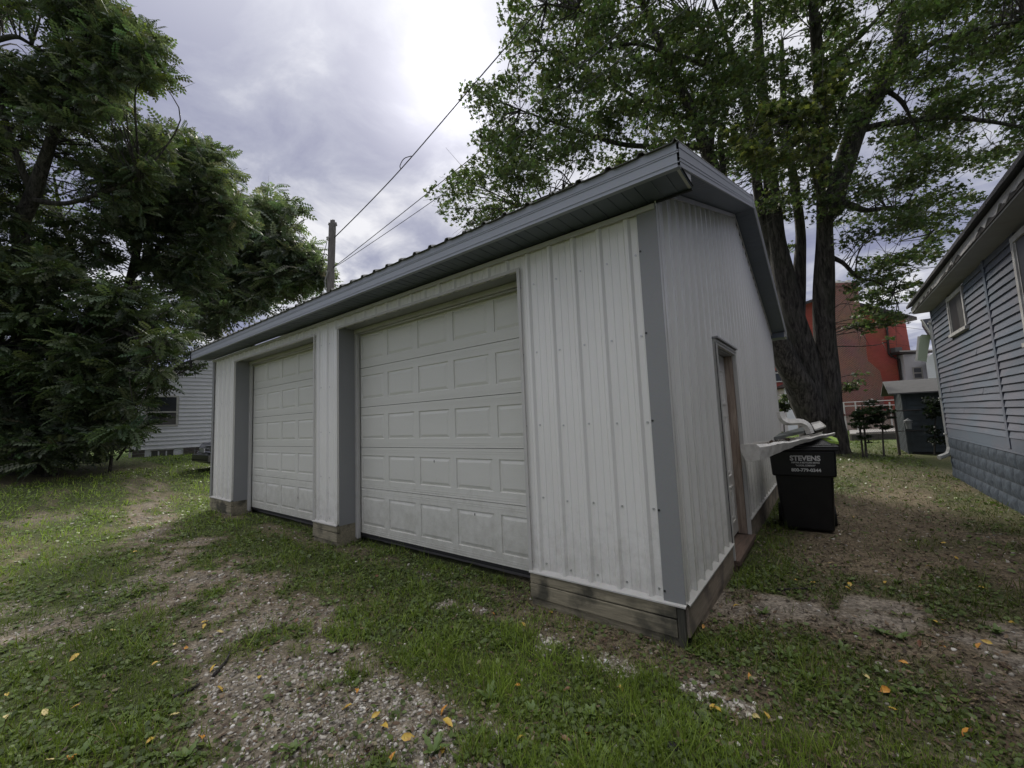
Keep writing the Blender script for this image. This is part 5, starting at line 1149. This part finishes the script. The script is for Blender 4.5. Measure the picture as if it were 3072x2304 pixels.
tree('walnut_tree', 'tallest dark tree at far left with a bare leaning limb against the sky', (60, 1440, 13.8),
     [([(70, 1200, 13.6), (80, 900, 13.4), (62, 690, 13.2), (97, 590, 13), (150, 430, 12.8), (180, 340, 12.6), (240, 180, 12.6), (260, 60, 12.6)], 0.30, 0.06), ([(97, 600, 13), (200, 610, 13), (330, 570, 13), (420, 540, 13)], 0.09, 0.03), ([(-40, 130, 12), (40, 110, 12), (80, 125, 12.2), (110, 145, 12.4), (180, 170, 12.5)], 0.07, 0.03), ([(-60, 900, 13), (-40, 500, 12.6), (-80, 200, 12.2)], 0.2, 0.06), ([(100, 590, 13), (40, 440, 12.6), (0, 300, 12.4), (-30, 150, 12.2)], 0.1, 0.05)],
     [([(100, -60), (300, -60), (325, 0), (335, 60), (400, 85), (470, 95), (485, 150), (505, 215), (470, 255), (400, 240), (360, 280), (370, 330), (300, 330), (240, 380), (180, 350), (100, 330), (120, 200), (200, 120)], 250, 11.6, 14, 0.2, 0.42), ([(-150, -60), (120, -60), (60, 60), (-150, 90)], 30, 11.6, 13, 0.2, 0.4), ([(-150, 170), (100, 190), (160, 340), (60, 420), (-20, 560), (-150, 560)], 95, 11.6, 14, 0.22, 0.45), ([(300, 420), (500, 400), (520, 520), (420, 640), (250, 640), (230, 520)], 60, 12.8, 14.8, 0.2, 0.42), ([(90, 330), (300, 340), (300, 560), (130, 610), (60, 560)], 30, 13.6, 15.5, 0.18, 0.36), ([(-150, 400), (60, 420), (100, 640), (-150, 700)], 40, 13, 15, 0.25, 0.45), ([(-150, 560), (50, 600), (60, 740), (-150, 760)], 40, 12, 14, 0.28, 0.5), ([(230, 330), (420, 260), (400, 340), (300, 430), (250, 400)], 12, 12.4, 13.6, 0.25, 0.4)],
     170, TF, 0.92, (0.088, 0.112, 0.070), 41, group=GRP)
tree('locust_tree', 'feathery middle tree whose rounded top rises between walnut and garage', (300, 1400, 18),
     [([(330, 1100, 17.5), (400, 800, 17.2), (440, 620, 17), (500, 450, 17)], 0.25, 0.05), ([(400, 820, 17.2), (520, 700, 17.4), (600, 600, 17.5), (660, 520, 17.5)], 0.12, 0.03), ([(330, 1000, 17.5), (200, 700, 16.5), (160, 520, 16)], 0.14, 0.03)],
     [([(400, 420), (470, 385), (540, 375), (600, 440), (660, 460), (700, 520), (730, 590), (740, 680), (650, 780), (640, 900), (500, 880), (400, 760), (340, 640), (380, 520)], 330, 15.6, 19, 0.25, 0.55), ([(90, 600), (200, 580), (300, 640), (360, 700), (300, 800), (120, 780), (60, 700)], 60, 14.8, 17, 0.25, 0.48), ([(380, 370), (430, 360), (400, 460), (330, 560), (300, 500)], 9, 15.6, 17, 0.25, 0.4)],
     112, TF, 1.15, (0.10, 0.125, 0.085), 42, group=GRP)
tree('distant_tree', 'paler greyish tree farthest right of the left group near the pole', (650, 1300, 25),
     [([(655, 1010, 24.5), (648, 900, 24.3), (660, 800, 24.2), (760, 650, 24)], 0.26, 0.06), ([(655, 960, 24.4), (600, 880, 24), (560, 800, 24)], 0.14, 0.04), ([(650, 900, 24.3), (780, 820, 24.5), (900, 780, 24.5)], 0.12, 0.04)],
     [([(750, 640), (775, 600), (800, 560), (822, 548), (845, 600), (880, 620), (880, 690), (860, 740), (930, 725), (965, 790), (968, 860), (930, 880), (860, 900), (700, 960), (620, 1000), (560, 1000), (560, 900), (640, 800), (700, 700)], 270, 22.5, 26.5, 0.35, 0.72), ([(560, 640), (740, 600), (720, 760), (560, 860)], 40, 24, 27, 0.6, 1.0)],
     62, TF, 1.75, (0.14, 0.165, 0.125), 43, group=GRP, hot=0.0)
tree('overhanging_tree', 'low dense dark tree whose drooping branches hang down to the lawn edge', (150, 1430, 13.4),
     [([(160, 1300, 13.3), (200, 1100, 13), (260, 950, 12.8), (330, 880, 12.6), (420, 860, 12.4)], 0.2, 0.04), ([(200, 1100, 13), (100, 900, 12.6), (20, 800, 12.4)], 0.12, 0.04), ([(260, 960, 12.8), (380, 1000, 12.6), (480, 1060, 12.4)], 0.08, 0.03), ([(120, 1420, 13.2), (60, 1200, 13), (-40, 1000, 12.6)], 0.15, 0.05)],
     [([(-150, 740), (60, 740), (180, 780), (330, 850), (480, 880), (560, 960), (580, 1040), (520, 1110), (430, 1180), (400, 1290), (330, 1370), (180, 1400), (0, 1415), (-150, 1420)], 330, 11.8, 14.6, 0.3, 0.62), ([(-200, 1000), (400, 1000), (380, 1350), (-200, 1400)], 60, 14.5, 16.5, 0.7, 1.0)],
     135, TF, 1.1, (0.080, 0.106, 0.058), 44, group=GRP, hot=0.06, hotc=(0.055, 0.085, 0.03))
tree('leafy_shrub', 'broad leaved shrub reaching across the white house wall', (330, 1395, 14.2),
     [([(340, 1340, 14.1), (370, 1250, 14), (430, 1180, 13.8), (520, 1130, 13.6)], 0.05, 0.015), ([(300, 1390, 14.2), (280, 1250, 14), (300, 1150, 13.8)], 0.04, 0.015), ([(350, 1380, 14.1), (420, 1290, 13.9), (480, 1260, 13.8)], 0.03, 0.01)],
     [([(400, 1010), (480, 1020), (560, 1035), (620, 1085), (600, 1130), (560, 1160), (520, 1175), (450, 1170), (420, 1290), (380, 1370), (250, 1395), (100, 1400), (100, 1250), (300, 1080)], 80, 13, 14.6, 0.22, 0.5), ([(440, 1230), (510, 1240), (480, 1280), (420, 1300)], 9, 13.4, 14.2, 0.15, 0.24), ([(560, 1050), (625, 1085), (600, 1130), (540, 1130)], 10, 13.4, 14.2, 0.12, 0.26)],
     520, TO, 0.105, (0.05, 0.075, 0.03), 45, fronds=False, hot=0.04, hotc=(0.09, 0.12, 0.04), tw_r=0.015, frac=0.8)
# saplings by the fence and bush beside the trunk
tree('sapling_tree', 'taller leafy sapling standing left at the wire fence', (2595, 1338, 12.5), [([(2594, 1300, 12.5), (2590, 1250, 12.5), (2585, 1210, 12.5)], 0.035, 0.01)],
     [([(2560, 1240), (2585, 1190), (2620, 1210), (2640, 1250), (2610, 1290), (2565, 1290)], 22, 12.2, 12.8, 0.12, 0.24), ([(2580, 1290), (2610, 1290), (2610, 1335), (2580, 1335)], 5, 12.3, 12.7, 0.08, 0.14)],
     2600, TM8, 0.080, (0.026, 0.045, 0.018), 46, fronds=False, hot=0.02, tw_r=0.01)
tree('sapling_tree', 'smaller dark sapling right beside the fence post', (2648, 1340, 12.4), [([(2648, 1300, 12.4), (2650, 1250, 12.4)], 0.03, 0.01)],
     [([(2625, 1230), (2660, 1215), (2685, 1260), (2660, 1290), (2630, 1280)], 14, 12.2, 12.7, 0.12, 0.2)],
     2600, TM8, 0.080, (0.022, 0.036, 0.016), 47, fronds=False, hot=0.0, tw_r=0.01)
tree('lilac_shrub', 'small shrub in front of the white lean-to left of the maple trunk', (2352, 1300, 17), [([(2352, 1280, 17), (2350, 1240, 17)], 0.03, 0.01)],
     [([(2325, 1180), (2350, 1175), (2390, 1205), (2392, 1225), (2345, 1240), (2325, 1230)], 22, 16.6, 17.4, 0.12, 0.26)],
     1800, TO, 0.085, (0.04, 0.06, 0.025), 48, fronds=False, hot=0.1, tw_r=0.01)
# vine on the shed side
tree('climbing_shrub', 'dark leafy growth in the gap between shed and clapboard house', (2800, 1345, 12.2), [([(2805, 1290, 12.2), (2808, 1220, 12.2)], 0.025, 0.01)],
     [([(2785, 1190), (2820, 1180), (2822, 1340), (2790, 1340), (2775, 1270)], 22, 11.9, 12.4, 0.14, 0.26)],
     1900, TO, 0.08, (0.015, 0.024, 0.014), 49, fronds=False, hot=0.0, tw_r=0.01)
# woods far behind
g = np.random.default_rng(77); Cw = []; Rw = []
for i in range(80):
    az = g.uniform(0.95, 2.05); r = g.uniform(48, 62); Cw.append((CAM[0]-math.sin(az)*r, CAM[1]+math.cos(az)*r, g.uniform(0.3, 6.5))); Rw.append(g.uniform(1.6, 2.8))
for i in range(60):
    az = g.uniform(-0.75, 0.35); r = g.uniform(62, 80); Cw.append((CAM[0]-math.sin(az)*r, CAM[1]+math.cos(az)*r, g.uniform(0.3, 6.0))); Rw.append(g.uniform(2.0, 3.4))
o = crown('far_woods', np.array(Cw), np.array(Rw), 16, TO, 1.1, (0.035, 0.05, 0.025), 78, m_leaf, None, 0.8, shell=0.4); o['kind'] = 'stuff'

# ------------------------------------------------------------------ ground cover
g = np.random.default_rng(101)
def spots(n, r0, r1, seed, spread=1.18):
    q = np.random.default_rng(seed); a = YAW+q.uniform(-spread, spread, n); r = np.exp(q.uniform(math.log(r0), math.log(r1), n))
    x = CAM[0]-np.sin(a)*r; y = CAM[1]+np.cos(a)*r
    inop = ((x > OPN[0][0]+0.02) & (x < OPN[0][1]-0.02)) | ((x > OPN[1][0]+0.02) & (x < OPN[1][1]-0.02))
    ok = ~((x > -GL-0.08) & (x < 0.03) & (y > np.where(inop, 0.28, -0.03)) & (y < GD+0.1)) & (x < WX-0.04)
    ok &= ~((x > SX-0.05) & (y > SY-0.05)) & ~(np.hypot(x-tb[0], y-tb[1]) < 0.75)
    ok &= ~((np.abs(x-0.52) < 0.3) & (np.abs(y-3.73) < 0.3)) & ~((x < 0.08) & (x > -0.01) & (y > 1.5) & (y < 2.7))
    return x[ok], y[ok], r[ok]
def blade_T():
    return np.array([(-.5, 0, 0), (.5, 0, 0), (-.36, .10, .5), (.36, .10, .5), (0, .38, 1.0)], float), np.array([(0, 1, 3), (0, 3, 2), (2, 3, 4)])
m_grass = leafmat('grass_blade', 0.25, 0.45)
x, y, r = spots(350000, 0.95, 30, 1)
gr, pa, di, gn = maps(x, y)
tall = fbm(x, y, 0.22, 1); prob = np.clip(gn*1.1*ss(0.22, 0.46, tall+0.12)+0.12*(1-pa), 0, 1)*(0.7+0.3*ss(6, 2, r))
k = g.random(len(x)) < prob; x, y, r, gn, tall, di = x[k], y[k], r[k], gn[k], tall[k], di[k]; n = len(x)
h = (0.024+0.075*g.random(n)**1.5*(0.45+1.5*ss(0.42, 0.72, tall)))*(1+0.02*r)*(0.6+0.4*gn); w = 0.0028*(1+0.20*r)*(0.7+0.6*g.random(n))
R = rotmats(n, g.uniform(0, 6.28, n), g.normal(0, 0.38, n), g.normal(0.2, 0.50, n))
TV, TT = blade_T(); V = np.einsum('nij,nkj->nki', R, TV[None]*np.stack([w, h, h], 1)[:, None, :])+np.stack([x, y, height(x, y)-0.004], 1)[:, None]
tone = fbm(x, y, 0.9, 4)[:, None]; ga = g.random(n)[:, None]
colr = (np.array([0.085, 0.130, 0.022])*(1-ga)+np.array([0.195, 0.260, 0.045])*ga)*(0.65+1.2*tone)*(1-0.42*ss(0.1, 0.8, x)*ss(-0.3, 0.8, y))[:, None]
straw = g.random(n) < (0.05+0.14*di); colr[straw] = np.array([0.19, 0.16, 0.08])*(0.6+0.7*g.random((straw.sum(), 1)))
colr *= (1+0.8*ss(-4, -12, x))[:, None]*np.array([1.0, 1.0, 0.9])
T = (TT[None]+(np.arange(n)*5)[:, None, None]).reshape(-1, 3)
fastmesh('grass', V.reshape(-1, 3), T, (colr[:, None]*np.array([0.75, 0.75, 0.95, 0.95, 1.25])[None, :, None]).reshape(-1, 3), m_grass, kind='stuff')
# clover and small broad leaves
x, y, r = spots(150000, 1.0, 24, 2); gr, pa, di, gn = maps(x, y); cl = fbm(x, y, 0.45, 2)
k = g.random(len(x)) < np.clip(gn*ss(0.38, 0.56, cl+0.10*ss(-0.5, -1.5, x)*ss(-1.6, -0.8, y))*0.9+0.09*(1-pa), 0, 1); x, y, r, cl = x[k], y[k], r[k], cl[k]; n = len(x)
HX = np.array([(math.cos(a)*0.5*(1 if i % 2 else 0.85), math.sin(a)*0.62, 0.05*(i % 2)) for i, a in enumerate(np.arange(6)*math.pi/3)]); HT = np.array([(0, 1, 2), (0, 2, 3), (0, 3, 4), (0, 4, 5)])
sz = (0.010+0.014*g.random(n)**2)*(1+0.14*r); P = np.stack([x, y, height(x, y)+0.006+0.030*g.random(n)*cl], 1)
colr = np.array([0.095, 0.135, 0.036])*(0.5+0.9*g.random((n, 1)))*(1+0.5*ss(-4, -12, x))[:, None]; hot = g.random(n) < 0.07; colr[hot] = np.array([0.14, 0.18, 0.05])*(0.7+0.5*g.random((hot.sum(), 1)))
V, T, Cc = scatter(HX, HT, P, rotmats(n, g.uniform(0, 6.28, n), g.normal(0, 0.38, n), g.normal(0, 0.38, n)), sz, colr); fastmesh('clover', V, T, Cc, m_grass, kind='stuff')
# gravel
def ico():
    t = (1+5**.5)/2; v = np.array([(-1, t, 0), (1, t, 0), (-1, -t, 0), (1, -t, 0), (0, -1, t), (0, 1, t), (0, -1, -t), (0, 1, -t), (t, 0, -1), (t, 0, 1), (-t, 0, -1), (-t, 0, 1)], float)/2/1.9
    f = np.array([(0, 11, 5), (0, 5, 1), (0, 1, 7), (0, 7, 10), (0, 10, 11), (1, 5, 9), (5, 11, 4), (11, 10, 2), (10, 7, 6), (7, 1, 8), (3, 9, 4), (3, 4, 2), (3, 2, 6), (3, 6, 8), (3, 8, 9), (4, 9, 5), (2, 4, 11), (6, 2, 10), (8, 6, 7), (9, 8, 1)]); return v, f
IV, IT = ico()
m_stone, nt, b = mat('gravel_stone'); at = N(nt, 'ShaderNodeAttribute', attribute_name='Col'); L(nt, at.outputs['Color'], b.inputs['Base Color']); b.inputs['Roughness'].default_value = 0.85
x, y, r = spots(95000, 1.0, 12, 3); gr, pa, di, gn = maps(x, y); edge = np.exp(-((y+0.45)/0.10)**2)*(x > -1.9)*(x < 0.5)
k = g.random(len(x)) < np.clip(gr*0.95+0.02+0.10*di*(1-gn), 0, 1); x, y, r, edge = x[k], y[k], r[k], edge[k]; n = len(x)
sz = (0.008+0.014*g.random(n)**2.2)*(1+0.10*r)*(1+0.35*edge); stretch = np.stack([1+0.4*g.random(n), 0.8+0.3*g.random(n), 0.45+0.3*g.random(n)], 1)
V = IV[None]*(stretch*sz[:, None])[:, None, :]*(1+0.16*g.normal(0, 1, (n, 12, 1))); V = np.einsum('nij,nkj->nki', rotmats(n, g.uniform(0, 6.28, n), g.normal(0, .2, n), g.normal(0, .2, n)), V)+np.stack([x, y, height(x, y)+sz*0.12], 1)[:, None]
base = np.array([[0.38, 0.35, 0.30], [0.24, 0.215, 0.18], [0.55, 0.52, 0.47], [0.27, 0.235, 0.19]])[g.choice(4, n, p=[.42, .28, .18, .12])]*(0.75+0.4*g.random((n, 1)))*(1+0.3*edge[:, None])
fastmesh('gravel', V.reshape(-1, 3), (IT[None]+(np.arange(n)*12)[:, None, None]).reshape(-1, 3), np.repeat(base[:, None], 12, 1).reshape(-1, 3).clip(0, .7), m_stone, kind='stuff')
# brown leaf litter and plant scraps
x, y, r = spots(120000, 1.0, 15, 4); gr, pa, di, gn = maps(x, y); k = g.random(len(x)) < np.clip(0.10+0.55*di*(1-gr)*(x > -0.5)+0.14*di, 0, 1)*(1-0.55*pa); x, y, r = x[k], y[k], r[k]; n = len(x)
QV = np.array([(-.5, 0, .05), (0, -.22, 0), (.5, 0, .08), (0, .22, 0)]); QT = np.array([(0, 1, 2), (0, 2, 3)])
sz = (0.012+0.032*g.random(n)**2)*(1+0.06*r); colr = np.array([[0.10, 0.065, 0.04], [0.06, 0.042, 0.03], [0.17, 0.12, 0.075], [0.20, 0.17, 0.11]])[g.choice(4, n, p=[.4, .3, .2, .1])]*(0.7+0.6*g.random((n, 1)))
V, T, Cc = scatter(QV, QT, np.stack([x, y, height(x, y)+0.006+0.01*g.random(n)], 1), rotmats(n, g.uniform(0, 6.28, n), g.normal(0, .3, n), g.normal(0, .35, n)), sz, colr); fastmesh('leaf_litter', V, T, Cc, m_stone, kind='stuff')
# fallen yellow leaves, each a thing
def leafmesh(i):
    q = random.Random(i); n = 9; vs = []; fs = []; cx_ = [0, .16, .24, .27, .26, .22, .16, .08, 0]
    for j in range(n):
        f = j/(n-1); wd = cx_[j]*(0.75+0.5*q.random()*0.6); cz_ = 0.10*math.sin(f*3+i)+0.05*q.random(); up = 0.10+0.12*q.random()
        vs += [(f-0.5, -wd, cz_+up*wd*3), (f-0.5, 0, cz_), (f-0.5, wd, cz_+up*wd*3)]
    for j in range(n-1): a = 3*j; fs += [(a, a+3, a+4, a+1), (a+1, a+4, a+5, a+2)]
    mb = MB().add(vs, fs); mb.tube([(-0.5, 0, 0.02), (-0.78, 0.04, 0.05)], [0.012, 0.008], 4); me = mb.mesh('fallen_leaf_mesh', True); return me
def leaf_m(nm, c1, c2):
    m, nt, b = mat(nm); tc = N(nt, 'ShaderNodeTexCoord'); n1 = N(nt, 'ShaderNodeTexNoise', inp={'Scale': 3.0, 'Detail': 5.0}); L(nt, tc.outputs['Object'], n1.inputs['Vector'])
    L(nt, MIX(nt, RAMP(nt, n1.outputs[0], [(0.45, 0.0), (0.68, 1.0)]), c1, c2), b.inputs['Base Color']); b.inputs['Roughness'].default_value = 0.5; return m
lm = [leaf_m('yellow_leaf', (0.50, 0.34, 0.05), (0.34, 0.17, 0.03)), leaf_m('pale_leaf', (0.60, 0.50, 0.22), (0.42, 0.32, 0.12)), leaf_m('orange_leaf', (0.55, 0.26, 0.04), (0.28, 0.10, 0.03)), leaf_m('brown_leaf', (0.20, 0.09, 0.05), (0.12, 0.06, 0.04))]
meshes = []
for mi in range(4):
    for i in range(3): me = leafmesh(mi*3+i); me.materials.append(lm[mi]); meshes.append(me)
kinds = ['bright yellow', 'pale yellow', 'orange', 'reddish brown']
LP = [(1940, 1880, 0), (2110, 1885, 2), (2950, 1765, 0), (3035, 1872, 0), (2390, 1745, 0), (2440, 1750, 0), (2548, 1755, 0), (2545, 1768, 0), (2655, 1748, 0), (2805, 1870, 0), (2835, 1865, 0), (2960, 1932, 0), (2940, 1945, 2), (2830, 1950, 2), (2680, 2135, 0), (2655, 2080, 2), (2710, 1995, 2), (2250, 2040, 2), (2140, 2130, 0),
      (2150, 2137, 0), (1652, 1840, 0), (1570, 1878, 0), (1345, 2190, 0), (1225, 2228, 0), (1155, 2196, 0), (1128, 2157, 0), (1040, 2130, 0), (1335, 2150, 2), (1555, 2070, 2), (1770, 2225, 2), (1700, 2080, 3), (1560, 2240, 0), (1865, 2075, 0), (1180, 2290, 2), (1325, 2270, 0), (1100, 2270, 3), (905, 2290, 1), (640, 2010, 0), (660, 2070, 0),
      (780, 2035, 0), (615, 1870, 0), (612, 1882, 0), (405, 1662, 0), (360, 1665, 2), (520, 1654, 2), (300, 1968, 1), (222, 1976, 0), (245, 1905, 0), (340, 1890, 1), (463, 1995, 0), (525, 2150, 1), (450, 2232, 0), (600, 2220, 2), (150, 2290, 1), (210, 2285, 2), (225, 2125, 0), (135, 2140, 1), (20, 2090, 0), (15, 2160, 1), (560, 1945, 2), (520, 1935, 1), (800, 1955, 0), (660, 1900, 1),
      (1105, 2140, 3), (1070, 2085, 2), (925, 2105, 3), (1900, 2160, 1), (2300, 2150, 0), (2270, 2155, 1), (2210, 1825, 0), (2128, 1816, 0), (2490, 1690, 1), (2870, 1675, 0), (2830, 1630, 0), (2790, 1700, 0), (2560, 1552, 0), (2700, 1620, 1), (2600, 2040, 1), (2760, 1940, 3), (2210, 1900, 3), (1480, 1845, 2), (1170, 1652, 1), (690, 1642, 2), (890, 1870, 3), (1700, 2240, 3), (1590, 1990, 3), (1130, 1730, 3), (2340, 2075, 3), (2900, 2210, 2)]
def zone(px, py):
    if px < 420: return 'on the left lawn'
    if px < 900: return 'along the left gravel edge'
    if px < 1400: return 'on the centre gravel'
    if px < 2060: return 'before the garage'
    if py < 1790: return 'behind the bare soil track'
    return 'in the right foreground'
ORD = 'first second third fourth fifth sixth seventh eighth ninth tenth eleventh twelfth thirteenth fourteenth fifteenth sixteenth seventeenth eighteenth nineteenth twentieth'.split()
def leaf_label(i):
    px, py, ki = LP[i]; peers = sorted(j for j in range(len(LP)) if LP[j][2] == ki and zone(*LP[j][:2]) == zone(px, py)); peers.sort(key=lambda j: LP[j][0])
    z_ = zone(px, py); return 'only %s fallen leaf %s' % (kinds[ki], z_) if len(peers) == 1 else '%s fallen leaf, %s from left of those %s' % (kinds[ki], ORD[peers.index(i)], z_)
HN = lambda px, py: HIT(px, py, (0, 0, -0.262), (0, 0, 1))
for i, (px, py, ki) in enumerate(LP):
    p = HN(px, py); me = meshes[ki*3+i % 3]; o = bpy.data.objects.new('fallen_leaf', me); COL.objects.link(o); q = random.Random(i)
    s = q.uniform(0.034, 0.060)*(1.15 if ki in (0, 2) else 1.0); o.scale = (s, s, s); o.location = (p[0], p[1], H1(p[0], p[1])+0.016); o.rotation_euler = (q.gauss(0, 0.35), q.gauss(0, 0.3), q.uniform(0, 6.28))
    tag(o, leaf_label(i), 'leaf', 'fallen leaves on the ground')
# rosette weeds
def weed_mesh(i):
    q = random.Random(50+i); mb = MB()
    for k_ in range(13+i % 4):
        a = q.uniform(0, 6.28); ln = q.uniform(0.03, 0.095); up = q.uniform(0.5, 1.6); sd = np.array([-math.sin(a), math.cos(a), 0]); dr = np.array([math.cos(a), math.sin(a), 0]); pr_ = []
        for j in range(7):
            f = j/6; wd = 0.014*math.sin(math.pi*min(1, f*0.9+0.08))*(1.25 if j % 2 else 0.75); c_ = dr*ln*f*0.9+np.array([0, 0, ln*up*f*(1-0.5*f)]); pr_ += [tuple(c_-sd*wd), tuple(c_+np.array([0, 0, -0.003])), tuple(c_+sd*wd)]
        mb.add(pr_, [(3*j, 3*j+3, 3*j+4, 3*j+1) for j in range(6)]+[(3*j+1, 3*j+4, 3*j+5, 3*j+2) for j in range(6)])
    return mb.mesh('weed_mesh', True)
m_weed = paint('weed_leaf', (0.085, 0.135, 0.03), 0.6, 0.6, (0.14, 0.17, 0.04), 30)
wm = [weed_mesh(i) for i in range(5)]
for me in wm: me.materials.append(m_weed)
WP = [(2046, 1925, 1.0, 'small weed growing against the garage corner post'), (2290, 1845, 1.2, 'upright weed at the left end of the bare soil track'), (2365, 1975, 1.6, 'bushy weed with long leaves in front of the bare soil track'), (2650, 1905, 1.5, 'broad leaved weed leaning over the front edge of the soil track'), (2700, 1920, 1.3, 'dark green weed right of the leaning one by the soil track'), (2530, 1945, 1.2, 'low weed between two taller ones in front of the soil track'),
      (2425, 2040, 1.2, 'pale green rosette weed in the right foreground grass'), (1470, 2110, 1.6, 'grey green spiky rosette in the centre foreground grass'), (1770, 2160, 1.6, 'broad leaved rosette weed right of the centre foreground'), (1600, 2150, 1.1, 'small rosette weed beside the gravel in the centre foreground'), (560, 2270, 1.5, 'toothed weed at the bottom edge beside the gravel'), (240, 2270, 1.3, 'toothed weed in the bottom left corner of the lawn'), (880, 2250, 1.3, 'yellowing weed on the gravel near the bottom edge'),
      (1830, 1870, 1.2, 'grassy weed before the long wooden skirt of the garage'), (2560, 1740, 1.1, 'tufted weed behind the bare soil track'), (2690, 1745, 1.0, 'weed further right behind the bare soil track'), (2990, 1895, 1.2, 'weed at the right edge of the frame on the soil track'), (1300, 2265, 1.6, 'sprawling weed beside orange leaves at the bottom edge'), (2750, 2080, 1.3, 'pale stalky weed in the right foreground'), (1000, 1960, 1.1, 'small weed on the gravel left of centre'), (660, 1590, 1.0, 'weed beneath the far pillar of the garage')]
for i, (px, py, s, lab) in enumerate(WP):
    p = HN(px, py); o = bpy.data.objects.new('weed_plant', wm[i % 5]); COL.objects.link(o); o.location = (p[0], p[1], H1(p[0], p[1])-0.003); o.rotation_euler = (0, 0, i*1.7); s *= 0.62; o.scale = (s, s, s); tag(o, lab, 'weed', 'weeds growing in the yard')
# twigs
for i, (a, b2, lab) in enumerate((((520, 2095), (600, 2050), 'thick fallen twig lying in the left foreground grass'), ((640, 2030), (690, 1950), 'thin dark twig lying on the gravel left of centre'), ((290, 1625), (360, 1615), 'short dead branch on the bare patch far left'), ((2310, 1772), (2450, 1768), 'thin stick lying along the back of the soil track'), ((1950, 1640), (2000, 1650), 'stick near wall'))[:4]):
    p, q = HN(*a), HN(*b2); m_ = (p+q)/2+np.array([0.01, 0.02, 0.012]); pts = [np.array([v[0], v[1], H1(v[0], v[1])+0.012]) for v in (p, m_, q)]
    o = MB().tube(spline(pts, 4), [0.010]*4+[0.007]*4+[0.004], 6).build('twig', M['bark'], smooth=True); tag(o, lab, 'twig')
p = HN(2020, 2262); o = MB().tube([(0, 0, 0.0), (0, 0, 0.02), (0, 0, 0.028), (0, 0, 0.016)], [0.026, 0.026, 0.021, 0.015], 14).build('round_cap', M['black'], smooth=True); o.location = (p[0], p[1], H1(p[0], p[1])+0.005); o.rotation_euler = (0.3, 0.2, 0)
tag(o, 'small black round plastic cap lying in the right foreground grass', 'cap')
